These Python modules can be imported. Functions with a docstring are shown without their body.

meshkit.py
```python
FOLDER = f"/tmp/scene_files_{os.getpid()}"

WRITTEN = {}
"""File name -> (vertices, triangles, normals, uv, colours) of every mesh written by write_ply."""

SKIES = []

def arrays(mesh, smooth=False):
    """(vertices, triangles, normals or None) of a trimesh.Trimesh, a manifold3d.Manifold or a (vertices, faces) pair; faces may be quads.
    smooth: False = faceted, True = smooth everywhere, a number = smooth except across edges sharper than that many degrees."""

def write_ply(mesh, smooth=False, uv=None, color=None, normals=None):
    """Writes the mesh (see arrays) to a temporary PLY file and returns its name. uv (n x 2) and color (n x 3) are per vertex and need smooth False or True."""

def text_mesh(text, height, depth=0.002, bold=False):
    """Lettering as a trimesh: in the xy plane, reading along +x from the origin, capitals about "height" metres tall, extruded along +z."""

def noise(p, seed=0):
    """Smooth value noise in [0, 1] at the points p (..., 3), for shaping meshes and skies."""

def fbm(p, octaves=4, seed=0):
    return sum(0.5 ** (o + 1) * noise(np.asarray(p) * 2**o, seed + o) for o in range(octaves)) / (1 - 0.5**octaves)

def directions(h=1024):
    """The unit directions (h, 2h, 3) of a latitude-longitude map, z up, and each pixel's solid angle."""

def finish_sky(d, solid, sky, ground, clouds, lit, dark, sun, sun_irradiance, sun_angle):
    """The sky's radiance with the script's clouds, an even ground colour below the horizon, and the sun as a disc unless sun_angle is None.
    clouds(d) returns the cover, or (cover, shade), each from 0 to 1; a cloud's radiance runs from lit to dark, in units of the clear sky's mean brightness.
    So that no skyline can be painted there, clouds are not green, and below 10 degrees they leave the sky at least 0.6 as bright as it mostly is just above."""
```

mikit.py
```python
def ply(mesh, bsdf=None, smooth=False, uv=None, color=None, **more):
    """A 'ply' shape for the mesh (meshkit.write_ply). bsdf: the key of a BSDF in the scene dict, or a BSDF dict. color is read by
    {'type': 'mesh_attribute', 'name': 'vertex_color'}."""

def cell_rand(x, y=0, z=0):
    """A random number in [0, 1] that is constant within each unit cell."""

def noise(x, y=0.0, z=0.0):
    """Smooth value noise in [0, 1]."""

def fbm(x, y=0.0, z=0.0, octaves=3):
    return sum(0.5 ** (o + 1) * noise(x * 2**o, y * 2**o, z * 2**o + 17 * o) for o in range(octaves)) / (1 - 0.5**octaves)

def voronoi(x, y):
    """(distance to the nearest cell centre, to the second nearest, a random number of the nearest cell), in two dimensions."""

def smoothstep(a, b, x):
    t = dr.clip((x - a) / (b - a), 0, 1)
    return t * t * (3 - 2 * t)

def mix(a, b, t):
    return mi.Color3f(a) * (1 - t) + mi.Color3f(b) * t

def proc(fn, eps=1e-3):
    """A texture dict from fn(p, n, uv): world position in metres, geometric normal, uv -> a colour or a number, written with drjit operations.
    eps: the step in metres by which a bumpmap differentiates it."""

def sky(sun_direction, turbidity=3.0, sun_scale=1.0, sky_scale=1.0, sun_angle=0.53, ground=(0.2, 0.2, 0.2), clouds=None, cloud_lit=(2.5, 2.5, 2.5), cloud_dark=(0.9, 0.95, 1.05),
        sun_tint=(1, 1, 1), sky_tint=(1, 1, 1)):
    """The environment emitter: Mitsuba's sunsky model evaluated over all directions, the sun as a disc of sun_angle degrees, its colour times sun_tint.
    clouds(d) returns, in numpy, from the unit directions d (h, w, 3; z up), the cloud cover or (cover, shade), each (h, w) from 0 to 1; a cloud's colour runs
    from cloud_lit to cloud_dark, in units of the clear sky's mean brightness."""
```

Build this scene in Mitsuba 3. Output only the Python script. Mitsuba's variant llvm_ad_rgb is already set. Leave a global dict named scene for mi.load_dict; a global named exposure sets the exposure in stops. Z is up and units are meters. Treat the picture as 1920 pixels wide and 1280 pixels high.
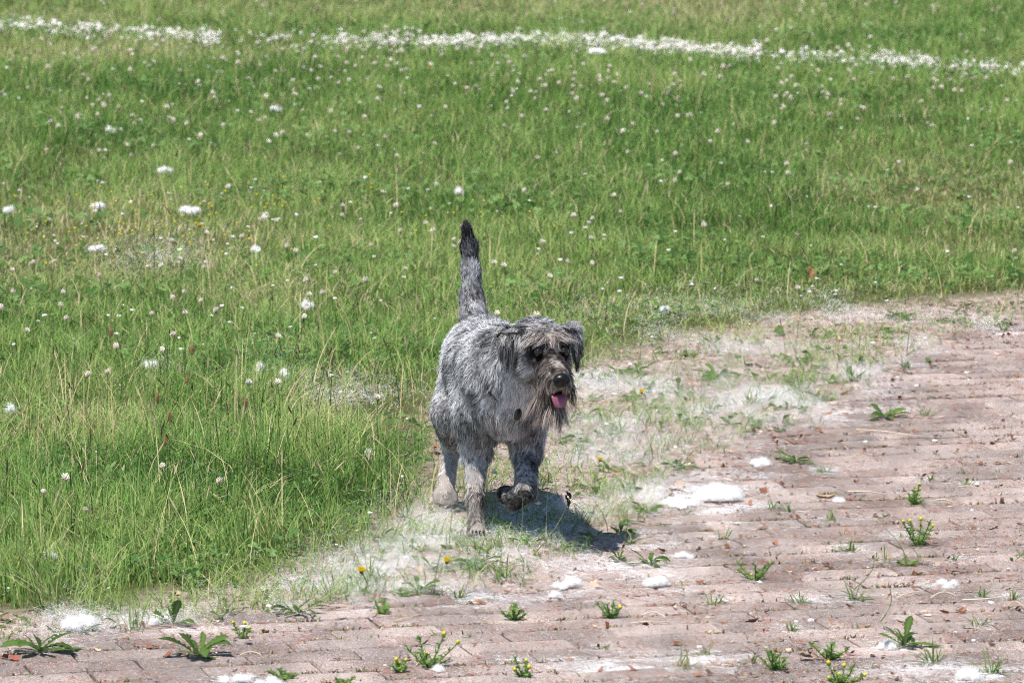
import math
import numpy as np
import drjit as dr
import mitsuba as mi
import trimesh
import manifold3d as m3
from scipy.spatial import cKDTree
import meshkit
import mikit

T = mi.ScalarTransform4f
RS = np.random.RandomState
scene, labels = {}, {}

# ------------------------------------------------------------------ camera, sky, exposure
FPX, HORIZON, CAM_H = 11300.0, -850.0, 2.10          # focal length and horizon row for a picture 1920 wide
PITCH = math.atan((640 - HORIZON) / FPX)
CAM = np.array([0.0, 0.0, CAM_H])
FWD = np.array([0, math.cos(PITCH), -math.sin(PITCH)])
UPV = np.array([0, math.sin(PITCH), math.cos(PITCH)])
scene['camera'] = {
    'type': 'thinlens', 'fov': math.degrees(2 * math.atan(960 / FPX)), 'fov_axis': 'x',
    'aperture_radius': 0.0075, 'focus_distance': 12.75, 'near_clip': 0.1, 'far_clip': 2000.0,
    'to_world': T().look_at(origin=CAM.tolist(), target=(CAM + FWD).tolist(), up=[0, 0, 1])}
SUN = (-0.245, -0.30, 0.92)
scene['sky'] = mikit.sky(SUN, turbidity=3.0, ground=(0.16, 0.17, 0.10), sun_tint=(0.92, 1.0, 1.13))
exposure = 2.25


# ------------------------------------------------------------------ helpers
def ray(u, v):
    d = FWD + (np.asarray(u, float) - 960)[..., None] / FPX * np.array([1.0, 0, 0]) + (640 - np.asarray(v, float))[..., None] / FPX * UPV
    return d


def G(u, v, z=0.0):
    """ground point seen at that place of the photograph"""
    d = ray(u, v)
    return CAM + d * ((z - CAM_H) / d[..., 2])[..., None]


def at(u, v, Y):
    d = ray(u, v)
    return CAM + d * (Y / d[..., 1])[..., None]


def unit(v):
    v = np.asarray(v, float)
    return v / np.maximum(np.linalg.norm(v, axis=-1, keepdims=True), 1e-12)


def lerp(a, b, t):
    return np.asarray(a, float) * (1 - t) + np.asarray(b, float) * t


def sstep(a, b, x):
    t = np.clip((x - a) / (b - a), 0, 1)
    return t * t * (3 - 2 * t)


def nz(P, scale, seed=0, octaves=2):
    P = np.asarray(P, float)
    q = np.zeros((len(P), 3))
    q[:, :P.shape[1]] = P
    q[:, 2] += 0.37 + seed * 7.13
    return meshkit.fbm(q / scale, octaves, seed)


def numbered(name, taken={}):
    k = taken.get(name, -1) + 1
    taken[name] = k
    return name if k == 0 else f'{name}_{k:03d}'


def put(key, V, F, bsdf, color=None, normals=None, smooth=False, uv=None):
    V, F = np.asarray(V, float), np.asarray(F, int)
    if normals is None:
        scene[key] = mikit.ply((V, F), bsdf, smooth=smooth, color=color, uv=uv)
    else:
        scene[key] = {'type': 'ply', 'filename': meshkit.write_ply((V, F), False, uv, color, normals=normals), 'face_normals': False,
                      'bsdf': {'type': 'ref', 'id': bsdf}}


def say(key, label=None, category=None, group=None, kind=None):
    d = {}
    for k, v in (('label', label), ('category', category), ('group', group), ('kind', kind)):
        if v:
            d[k] = v
    labels[key] = d


def join(parts):
    """parts: list of (V, F, C) or (V, F, C, N)"""
    V, F, C, N, n = [], [], [], [], 0
    for p in parts:
        V.append(p[0]); F.append(np.asarray(p[1]) + n); C.append(np.broadcast_to(p[2], p[0].shape))
        if len(p) > 3:
            N.append(p[3])
        n += len(p[0])
    out = np.vstack(V), np.vstack(F), np.vstack(C)
    return (*out, np.vstack(N)) if N else out


def ribbons(P, side, W, C, shade_n=None, blend=0.5, tipw=0.0):
    """P (n, k, 3) centre lines, side (n, 3) or (n, k, 3) width directions, W (n,) or (n, k) widths, C (n, k, 3) colours; the last point is the tip."""
    n, k = P.shape[:2]
    if side.ndim == 2:
        side = np.repeat(side[:, None], k, 1)
    W = np.asarray(W, float)
    if W.ndim == 1:
        W = W[:, None] * np.linspace(1, 0.55, k)[None, :]
    L, R = P[:, :-1] - side[:, :-1] * W[:, :-1, None] / 2, P[:, :-1] + side[:, :-1] * W[:, :-1, None] / 2
    V = np.concatenate([np.stack([L, R], 2).reshape(n, -1, 3), P[:, -1:]], 1)          # n, 2(k-1)+1
    col = np.concatenate([np.repeat(C[:, :-1], 2, 1), C[:, -1:]], 1)
    f = []
    for i in range(k - 2):
        a = 2 * i
        f += [[a, a + 1, a + 3], [a, a + 3, a + 2]]
    a = 2 * (k - 2)
    f.append([a, a + 1, a + 2])
    m = V.shape[1]
    F = (np.array(f)[None] + (np.arange(n) * m)[:, None, None]).reshape(-1, 3)
    tan = unit(np.gradient(P, axis=1))
    nn = unit(np.cross(side, tan))
    ref = np.array([0, 0, 1.0]) if shade_n is None else shade_n[:, None]
    nn = nn * np.where((nn * ref).sum(-1, keepdims=True) < 0, -1, 1)
    nn = unit(nn * (1 - blend) + ref * blend)
    N = np.concatenate([np.repeat(nn[:, :-1], 2, 1), nn[:, -1:]], 1)
    return V.reshape(-1, 3), F, col.reshape(-1, 3), N.reshape(-1, 3)


def tube(points, radii, sides=6):
    p = np.asarray(points, float)
    r = np.broadcast_to(radii, (len(p),))
    t = unit(np.gradient(p, axis=0))
    a = unit(np.cross(t, np.where(np.abs(t[:, 2:]) < 0.9, [0, 0, 1.0], [1.0, 0, 0])))
    b, ang = np.cross(t, a), np.arange(sides) * 2 * np.pi / sides
    v = (p[:, None] + r[:, None, None] * (np.cos(ang)[None, :, None] * a[:, None] + np.sin(ang)[None, :, None] * b[:, None])).reshape(-1, 3)
    i, j = np.meshgrid(np.arange(len(p) - 1), np.arange(sides), indexing='ij')
    q = np.stack([i * sides + j, i * sides + (j + 1) % sides, (i + 1) * sides + (j + 1) % sides, (i + 1) * sides + j], -1).reshape(-1, 4)
    v = np.vstack([v, p[:1], p[-1:]])
    n, last = len(v), (len(p) - 1) * sides
    k = np.arange(sides)
    caps = np.vstack([np.stack([k * 0 + n - 2, (k + 1) % sides, k], 1), np.stack([k * 0 + n - 1, last + k, last + (k + 1) % sides], 1)])
    return v, np.vstack([q[:, [0, 1, 2]], q[:, [0, 2, 3]], caps])


def inside(poly, P):
    x, y, r = P[:, 0], P[:, 1], np.zeros(len(P), bool)
    for (x0, y0), (x1, y1) in zip(poly, np.roll(poly, -1, 0)):
        c = (y0 > y) != (y1 > y)
        r ^= c & (x < (x1 - x0) * (y - y0) / (y1 - y0 + 1e-12) + x0)
    return r


def edge_distance(poly, P, closed=True):
    """signed distance to a polygon, negative inside"""
    d = np.full(len(P), 1e9)
    n = len(poly)
    for i in range(n if closed else n - 1):
        a, b = poly[i], poly[(i + 1) % n]
        ab = b - a
        t = np.clip(((P[:, :2] - a) @ ab) / (ab @ ab), 0, 1)
        d = np.minimum(d, np.linalg.norm(P[:, :2] - a - t[:, None] * ab, axis=1))
    return np.where(inside(poly, P), -d, d) if closed else d


def ground_poly(pix):
    pix = np.array(pix, float)
    return G(pix[:, 0], pix[:, 1])[:, :2]


def ellipse_field(spots, P):
    """soft ellipses lying on the ground: (u, v, ru, rv, weight), sizes as seen in the photograph"""
    out = np.zeros(len(P))
    for u, v, ru, rv, w in spots:
        c, ex, ey = G(u, v), G(u + ru, v), G(u, v - rv)
        q = ((P[:, 0] - c[0]) / (ex[0] - c[0])) ** 2 + ((P[:, 1] - c[1]) / (ey[1] - c[1])) ** 2
        out = np.maximum(out, w * np.exp(-q * 1.2))
    return out


# ------------------------------------------------------------------ materials
VC = {'type': 'mesh_attribute', 'name': 'vertex_color'}
scene['mat_leaf'] = {'type': 'principledthin', 'base_color': VC, 'roughness': 0.45, 'diff_trans': 0.75, 'eta': 1.4}
scene['mat_matte'] = {'type': 'twosided', 'bsdf': {'type': 'diffuse', 'reflectance': VC}}
scene['mat_hair'] = {'type': 'twosided', 'bsdf': {'type': 'principled', 'base_color': VC, 'roughness': 0.5, 'specular': 0.35}}
scene['mat_wet'] = {'type': 'twosided', 'bsdf': {'type': 'principled', 'base_color': VC, 'roughness': 0.22, 'specular': 0.55}}
scene['mat_nose'] = {'type': 'twosided', 'bsdf': {'type': 'principled', 'base_color': VC, 'roughness': 0.33, 'specular': 0.32}}
scene['mat_gloss'] = {'type': 'twosided', 'bsdf': {'type': 'principled', 'base_color': VC, 'roughness': 0.08, 'specular': 0.6}}


def soil_color(p, n, uv):
    big = mikit.fbm(p.x * 0.8, p.y * 0.35, 1.0, 3)
    fine = mikit.fbm(p.x * 60, p.y * 60, 2.0, 3)
    sand = mikit.mix([0.20, 0.155, 0.135], [0.40, 0.325, 0.295], mikit.smoothstep(0.2, 0.8, fine))
    turf = mikit.mix([0.055, 0.070, 0.022], [0.10, 0.105, 0.045], mikit.smoothstep(0.3, 0.7, big) * 0.6 + fine * 0.4)
    sand = mikit.mix(sand, mikit.mix([0.13, 0.10, 0.085], [0.25, 0.20, 0.17], fine), uv.y)
    return mikit.mix(sand, turf, uv.x)


scene['mat_soil'] = {'type': 'twosided', 'bsdf': {'type': 'diffuse', 'reflectance': mikit.proc(soil_color)}}


def brick_color(p, n, uv):
    fine = mikit.fbm(p.x * 260, p.y * 260, p.z * 260 + 3.0, 2)
    mid = mikit.fbm(p.x * 28, p.y * 22, 5.0, 3)
    speck = mikit.cell_rand(p.x * 420, p.y * 420, p.z * 420)
    c = mikit.mix([0.168, 0.132, 0.122], [0.43, 0.358, 0.332], mikit.smoothstep(0.12, 0.88, fine * 0.66 + uv.x * 0.34))
    c = mikit.mix(c, [0.285, 0.245, 0.238], mikit.smoothstep(0.35, 0.75, mid) * (0.35 + 0.5 * uv.y))
    dirt = mikit.fbm(p.x * 9, p.y * 5, 8.0, 3)
    c = c * (0.72 + 0.46 * mikit.smoothstep(0.25, 0.75, dirt))
    c = dr.select(speck > 0.93, c * 0.4 + mi.Color3f(0.62, 0.58, 0.56) * 0.6, c)
    red = mikit.smoothstep(0.66, 0.74, mikit.noise(p.x * 150, p.y * 110, 4.0)) * mikit.smoothstep(0.42, 0.62, mikit.fbm(p.x * 14, p.y * 9, 12.0, 2))
    c = mikit.mix(c, [0.27, 0.115, 0.075], red * 0.5)
    return dr.select(speck < 0.09, c * 0.45, c)


def brick_height(p, n, uv):
    return mikit.fbm(p.x * 180, p.y * 180, p.z * 180, 3)


scene['mat_brick'] = {'type': 'twosided', 'bsdf': {'type': 'bumpmap', 'scale': 0.0016, 'arbitrary': mikit.proc(brick_height, eps=0.002), 'bsdf': {'type': 'diffuse', 'reflectance': mikit.proc(brick_color)}}}

# ------------------------------------------------------------------ layout of the ground
LAWN = ground_poly([(-700, -160), (2600, -160), (2600, 480), (2200, 520), (1920, 552), (1700, 572), (1500, 592), (1300, 622), (1160, 655), (1040, 700), (880, 735), (805, 800),
                    (800, 880), (775, 950), (715, 990), (640, 1035), (500, 1080), (330, 1118), (150, 1145), (-60, 1160), (-700, 1190)])
PAVE = ground_poly([(-900, 1240), (-60, 1212), (330, 1178), (640, 1150), (830, 1118), (1000, 1100), (1150, 1035), (1235, 945), (1290, 865), (1470, 810), (1630, 745), (1745, 655),
                    (1920, 604), (2300, 560), (3000, 520), (3400, 1290), (2600, 1700), (960, 1760), (-900, 1700)])


def warp(P, amount=0.05, scale=0.16, seed=3):
    w = P[:, :2].copy()
    w[:, 0] += (nz(P[:, :2], scale, seed) - 0.5) * 2 * amount
    w[:, 1] += (nz(P[:, :2], scale, seed + 5) - 0.5) * 5 * amount
    return w


def ground_z(P):
    P = np.asarray(P, float)
    dl = edge_distance(LAWN, warp(P))
    dp = edge_distance(PAVE, warp(P, 0.05, 0.2, 11))
    z = 0.012 * sstep(0.25, -0.3, dl) + 0.010 * (nz(P[:, :2], 0.11, 21, 3) - 0.5)
    z = z - 0.016 * sstep(0.06, -0.10, dp)
    return np.where(P[:, 1] > 60, 0.0, z)


def axis(lo, hi, step, reach, back):
    core = np.arange(lo, hi + step / 2, step)
    out = hi + step * np.cumsum(1.35 ** np.arange(1, 60))
    left = lo - step * np.cumsum(1.35 ** np.arange(1, 60))
    return np.concatenate([left[left > back][::-1], core, out[out < reach]])


gx, gy = axis(-2.2, 2.6, 0.035, 900, -900), np.concatenate([axis(10.4, 17.0, 0.04, 17.3, -300), np.arange(17.5, 31, 0.12), 31 + np.cumsum(0.2 * 1.3 ** np.arange(30))])
X, Y = np.meshgrid(gx, gy, indexing='ij')
P = np.stack([X.ravel(), Y.ravel()], 1)
Z = ground_z(P)
i, j = np.meshgrid(np.arange(len(gx) - 1), np.arange(len(gy) - 1), indexing='ij')
q = (i * len(gy) + j).ravel()
F = np.vstack([np.stack([q, q + len(gy), q + len(gy) + 1], 1), np.stack([q, q + len(gy) + 1, q + 1], 1)])
turf = np.maximum(sstep(0.10, -0.12, edge_distance(LAWN, warp(P))), sstep(30, 34, P[:, 1]))
put('ground', np.column_stack([P, Z]), F, 'mat_soil', smooth=True, uv=np.column_stack([turf, sstep(0.0, -0.08, edge_distance(PAVE, warp(P, 0.05, 0.2, 11)))]))
say('ground', 'bare sandy soil and turf under the lawn', kind='structure')


# ------------------------------------------------------------------ pavers
def paver_mesh(rng, L=0.2095, W=0.1020, D=0.05, c=0.0045):
    """a block with a chamfered top; slightly worn corners"""
    v = []
    for z, s in ((-D, 0), (-c, 0), (0, c)):
        for sx, sy in ((-1, -1), (1, -1), (1, 1), (-1, 1)):
            v.append([sx * (L / 2 - s), sy * (W / 2 - s), z])
    v = np.array(v)
    v[4:] += rng.uniform(-0.0015, 0.0015, (8, 3))
    v = np.vstack([v, [[0, 0, rng.uniform(-0.0005, 0.001)]]])
    f = []
    for a in (0, 4):
        for k in range(4):
            b = (k + 1) % 4
            f += [[a + k, a + b, a + 4 + b], [a + k, a + 4 + b, a + 4 + k]]
    for k in range(4):
        f.append([8 + k, 8 + (k + 1) % 4, 12])
    return v, np.array(f)


rng = RS(5)
ANG = math.radians(14.0)
e1, e2 = np.array([math.cos(ANG), math.sin(ANG)]), np.array([-math.sin(ANG), math.cos(ANG)])
cands = []
for row in range(-60, 110):
    for col in range(-30, 30):
        c = np.array([0.3, 12.5]) + e1 * (col + 0.5 * (row % 2)) * 0.213 + e2 * row * 0.1075
        cands.append(c)
cands = np.array(cands)
dp = edge_distance(PAVE, cands)
cands = cands[(dp < 0.07) & (cands[:, 1] > 9.6) & (np.abs(cands[:, 0]) < 2.6) & (cands[:, 1] < 19)]
vis = np.abs(cands[:, 0]) - 0.085 * cands[:, 1] - 0.06
vis = np.maximum(vis, 11.02 - cands[:, 1])
order = np.argsort(np.maximum(vis, 0) * 100 + cands[:, 1])
say('pavement', 'path of weathered pinkish grey concrete pavers', kind='structure')
rest = []
for n_, k in enumerate(order):
    v, f = paver_mesh(rng)
    tilt = rng.uniform(-0.006, 0.006, 2)
    v[:, 2] += v[:, 0] * tilt[0] + v[:, 1] * tilt[1] + rng.uniform(-0.0013, 0.0013)
    a = ANG + rng.uniform(-0.012, 0.012)
    xy = v[:, :1] * [math.cos(a), math.sin(a)] + v[:, 1:2] * [-math.sin(a), math.cos(a)] + cands[k] + rng.uniform(-0.0015, 0.0015, 2)
    v = np.column_stack([xy, v[:, 2]])
    t = rng.uniform(0, 1, 2)
    if n_ < 299 and vis[k] < 0.02:
        put(numbered('pavement__paver'), v, f, 'mat_brick', uv=np.tile(t, (len(v), 1)))
    else:
        rest.append((v, f, np.array([t[0], t[1], 0])))
V, F, C = join(rest)
put('pavement__further_pavers', V, F, 'mat_brick', uv=C[:, :2])
say('pavement__further_pavers', kind='stuff')

# ------------------------------------------------------------------ lawn
LUSH = [(430, 170, 420, 45, 1), (1280, 260, 260, 110, 0.9), (1450, 400, 240, 60, 0.7), (150, 260, 260, 50, 0.6), (1000, 180, 300, 60, 0.5), (1850, 50, 120, 40, 0.8), (1750, 240, 200, 50, 0.5),
        (330, 950, 330, 110, 0.7), (700, 900, 120, 100, 0.6), (850, 320, 200, 70, 0.4)]
DRY = [(180, 470, 330, 75, 1), (480, 560, 200, 50, 0.5), (200, 110, 350, 22, 0.8), (1330, 20, 200, 40, 0.9), (900, 20, 700, 25, 0.5), (1780, 370, 200, 45, 1), (1820, 470, 120, 30, 0.4), (690, 780, 160, 55, 1),
       (130, 820, 160, 50, 0.5), (1250, 600, 500, 50, 0.45), (1000, 560, 150, 40, 0.3), (100, 40, 200, 22, 0.5), (1600, 560, 400, 30, 0.5)]
TALL = [(350, 900, 500, 260, 1), (700, 880, 140, 160, 1), (100, 700, 300, 100, 0.6), (1300, 250, 300, 100, 0.35), (450, 180, 450, 50, 0.3)]
SHORT = [(1500, 520, 500, 90, 1), (1800, 400, 260, 70, 0.9), (180, 470, 260, 60, 0.5), (690, 775, 120, 40, 0.8), (1150, 640, 160, 40, 0.6)]


def scatter(n, seed, x=(-3.4, 3.4), y=(10.9, 31.5)):
    r = RS(seed)
    P = np.column_stack([r.uniform(*x, n), r.uniform(*y, n)])
    return P, r


def thin_outside(P, r, far=0.25, margin=0.25):
    out = np.abs(P[:, 0]) - 0.085 * P[:, 1] - margin
    return r.rand(len(P)) < np.where(out < 0, 1.0, far)


P, r = scatter(1500000, 31)
keep = r.rand(len(P)) < np.clip(1.0 - 0.64 * sstep(13, 21, P[:, 1]), 0.25, 1) * (1 - 0.35 * sstep(21, 30, P[:, 1]))
P = P[keep]
P = P[thin_outside(P, r)]
d = edge_distance(LAWN, warp(P, 0.06, 0.13))
dp = edge_distance(PAVE, warp(P, 0.06, 0.2, 11))
tuft = nz(P, 0.07, 41, 2)
dry = ellipse_field(DRY, P)
prob = np.where(d < 0, 1 - 0.6 * sstep(-0.25, 0.0, d), (0.10 + 0.55 * sstep(0.46, 0.62, tuft)) * sstep(-0.03, 0.12, dp) + 0.015 * (dp > 0))
bare = ellipse_field([(690, 785, 110, 35, 1.0), (1820, 385, 110, 25, 0.55), (760, 770, 60, 30, 0.9), (1000, 760, 200, 40, 0.6)], P)
prob *= (1 - 0.85 * bare) * (1 - 0.3 * dry)
k = r.rand(len(P)) < prob
P, d, dp, dry = P[k], d[k], dp[k], dry[k]
n = len(P)
lush, tall, short = ellipse_field(LUSH, P), ellipse_field(TALL, P), ellipse_field(SHORT, P)
clump = nz(P, 0.22, 51, 3)
fine = nz(P, 0.05, 52, 2)
H = (0.030 + 0.046 * sstep(.25, .75, clump) + 0.024 * fine) * (1 + 0.45 * tall) * (1 - 0.40 * short) * (1 + 0.25 * lush) * r.uniform(0.45, 1.25, n)
H *= 1 - 0.45 * dry
H *= np.where(d > 0, 0.72, 1 - 0.25 * sstep(-0.15, 0, d))
Wd = r.uniform(0.0014, 0.0036, n) * np.where(d > 0, 0.75, 1) * (1 + 0.45 * sstep(15, 28, P[:, 1]))
leanaz = r.uniform(0, 2 * np.pi, n) * 0.8 + nz(P, 0.25, 53) * 9.0
lean = np.clip(np.abs(r.normal(0.45, 0.65, n)), 0, 1.9)
lean = np.where(d > 0, lean + 0.45, lean)
ld = np.column_stack([np.cos(leanaz), np.sin(leanaz), np.zeros(n)])
wa = r.uniform(0, 2 * np.pi, n)
side = np.column_stack([np.cos(wa), np.sin(wa), np.zeros(n)])
dark, mid, yel, straw = np.array([0.040, 0.108, 0.026]), np.array([0.172, 0.318, 0.078]), np.array([0.345, 0.430, 0.155]), np.array([0.56, 0.49, 0.32])
tone = np.clip(0.5 + 1.0 * (nz(P, 0.6, 61, 2) - 0.5) + 1.1 * (clump - 0.5) - 0.40 * lush + 0.75 * dry + r.normal(0, 0.30, n) + 0.04 + 0.12 * sstep(18, 29, P[:, 1]), 0, 1)
C = np.where(tone[:, None] < 0.5, lerp(dark, mid, np.clip(tone * 2, 0, 1)[:, None]), lerp(mid, yel, np.clip(tone * 2 - 1, 0, 1)[:, None]))
isdry = r.rand(n) < 0.07 + 0.46 * dry
C[isdry] = straw * r.uniform(0.6, 1.15, (isdry.sum(), 1))
lean[isdry] += 0.35
C *= r.uniform(0.8, 1.2, (n, 1))


def grass_mesh(sel, k):
    t = np.linspace(0, 1, k)
    z0 = ground_z(P[sel])
    h, l = H[sel, None], lean[sel, None]
    up = h * (t - 0.28 * np.minimum(l, 1) * t ** 2)
    off = h * l * 0.85 * t ** 2
    pts = np.column_stack([P[sel], z0 - 0.004])[:, None] + ld[sel][:, None] * off[..., None] + np.array([0, 0, 1.0]) * up[..., None]
    w = Wd[sel, None] * np.interp(t, [0, 0.4, 1], [0.8, 1, 0.3])
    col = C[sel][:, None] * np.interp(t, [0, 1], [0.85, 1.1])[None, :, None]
    return ribbons(pts, side[sel], w, col, blend=0.30)


near = P[:, 1] < 16.5
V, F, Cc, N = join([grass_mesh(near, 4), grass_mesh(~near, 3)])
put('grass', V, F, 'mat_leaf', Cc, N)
say('grass', 'sunlit unmown lawn grass behind the paved path', 'grass', kind='stuff')
print('grass blades', n, 'tris', len(F))


# clover leaves low in the lawn
def clover_leaf_mesh(P, r, z, size):
    n = len(P)
    ang = np.linspace(0, 2 * np.pi, 6, endpoint=False)
    parts_v, parts_c = [], []
    a0 = r.uniform(0, 2 * np.pi, n)
    base = np.column_stack([P, z])
    tilt = r.normal(0, 0.35, (n, 2))
    col = lerp([0.05, 0.13, 0.035], [0.22, 0.36, 0.13], r.rand(n)[:, None])
    f0 = np.array([[0, 1, 2], [0, 2, 3], [0, 3, 4], [0, 4, 5]])
    V, F, C = [], [], []
    for m in range(3):
        a = a0 + m * 2.1
        ex = np.column_stack([np.cos(a), np.sin(a)])
        ey = np.column_stack([-np.sin(a), np.cos(a)])
        c = base[:, :2] + ex * size[:, None] * 0.55
        xy = c[:, None] + size[:, None, None] * 0.5 * (np.cos(ang)[None, :, None] * ex[:, None] * 1.05 + np.sin(ang)[None, :, None] * ey[:, None] * 0.9)
        rel = xy - base[:, None, :2]
        zz = base[:, 2, None] + rel[..., 0] * tilt[:, :1] + rel[..., 1] * tilt[:, 1:] + 0.1 * np.abs(np.sin(ang))[None] * size[:, None]
        v = np.concatenate([xy, zz[..., None]], -1)
        V.append(v.reshape(-1, 3)); C.append(np.repeat(col, 6, 0))
        F.append((f0[None] + (np.arange(n) * 6)[:, None, None]).reshape(-1, 3))
    return join(list(zip(V, F, C)))


Q, r = scatter(110000, 77)
Q = Q[thin_outside(Q, r, 0.2)]
dq = edge_distance(LAWN, warp(Q, 0.06, 0.13))
pc = np.where(dq < -0.02, sstep(0.42, 0.68, nz(Q, 0.45, 71, 3)), 0) * np.clip(1.2 - (Q[:, 1] - 11) / 20, 0.3, 1)
Q = Q[r.rand(len(Q)) < pc]
size = r.uniform(0.008, 0.016, len(Q))
V, F, Cc = clover_leaf_mesh(Q, r, ground_z(Q) + r.uniform(0.015, 0.055, len(Q)), size)
put('clover_foliage', V, F, 'mat_leaf', Cc)
say('clover_foliage', 'low clover leaves spread among the lawn grass', 'clover', kind='stuff')
print('clover', len(Q))


# long bent straw and seed stalks standing over the lawn
def stalk_lines(P, r, h, lean, az, k=5):
    t = np.linspace(0, 1, k)
    d = np.column_stack([np.cos(az), np.sin(az), np.zeros(len(P))])
    z0 = ground_z(P)
    up = h[:, None] * (t - 0.45 * np.minimum(lean, 1.2)[:, None] * t ** 2.2)
    off = (h * lean)[:, None] * t ** 1.7
    return np.column_stack([P, z0])[:, None] + d[:, None] * off[..., None] + np.array([0, 0, 1.0]) * up[..., None]


Q, r = scatter(60000, 91)
Q = Q[thin_outside(Q, r, 0.2)]
dq = edge_distance(LAWN, Q)
pq = np.where(dq < 0, 0.10 + 0.35 * ellipse_field(TALL, Q) + 0.35 * ellipse_field(DRY, Q), 0.03 * (edge_distance(PAVE, Q) > -0.05)) * np.clip(1.1 - (Q[:, 1] - 11) / 18, 0.3, 1)
Q = Q[r.rand(len(Q)) < pq]
n = len(Q)
tl = ellipse_field(TALL, Q)
h = r.uniform(0.08, 0.15, n) * (1 + 0.5 * tl)
lean_ = np.abs(r.normal(0.25, 0.4, n))
lines = stalk_lines(Q, r, h, lean_, r.uniform(0, 6.28, n))
wa = r.uniform(0, 6.28, n)
sd = np.column_stack([np.cos(wa), np.sin(wa), np.zeros(n)])
dryness = r.rand(n)[:, None]
col = np.where(dryness < 0.5, lerp([0.07, 0.15, 0.04], [0.15, 0.19, 0.06], dryness * 2), lerp([0.34, 0.28, 0.14], [0.52, 0.44, 0.27], dryness * 2 - 1))
w = np.tile(np.array([0.0016, 0.0015, 0.0013, 0.0012, 0.001]), (n, 1)) * r.uniform(0.8, 1.5, (n, 1))
head = r.rand(n) < 0.35
A = ribbons(lines, sd, w, np.repeat(col[:, None], 5, 1), blend=0.4)
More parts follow.
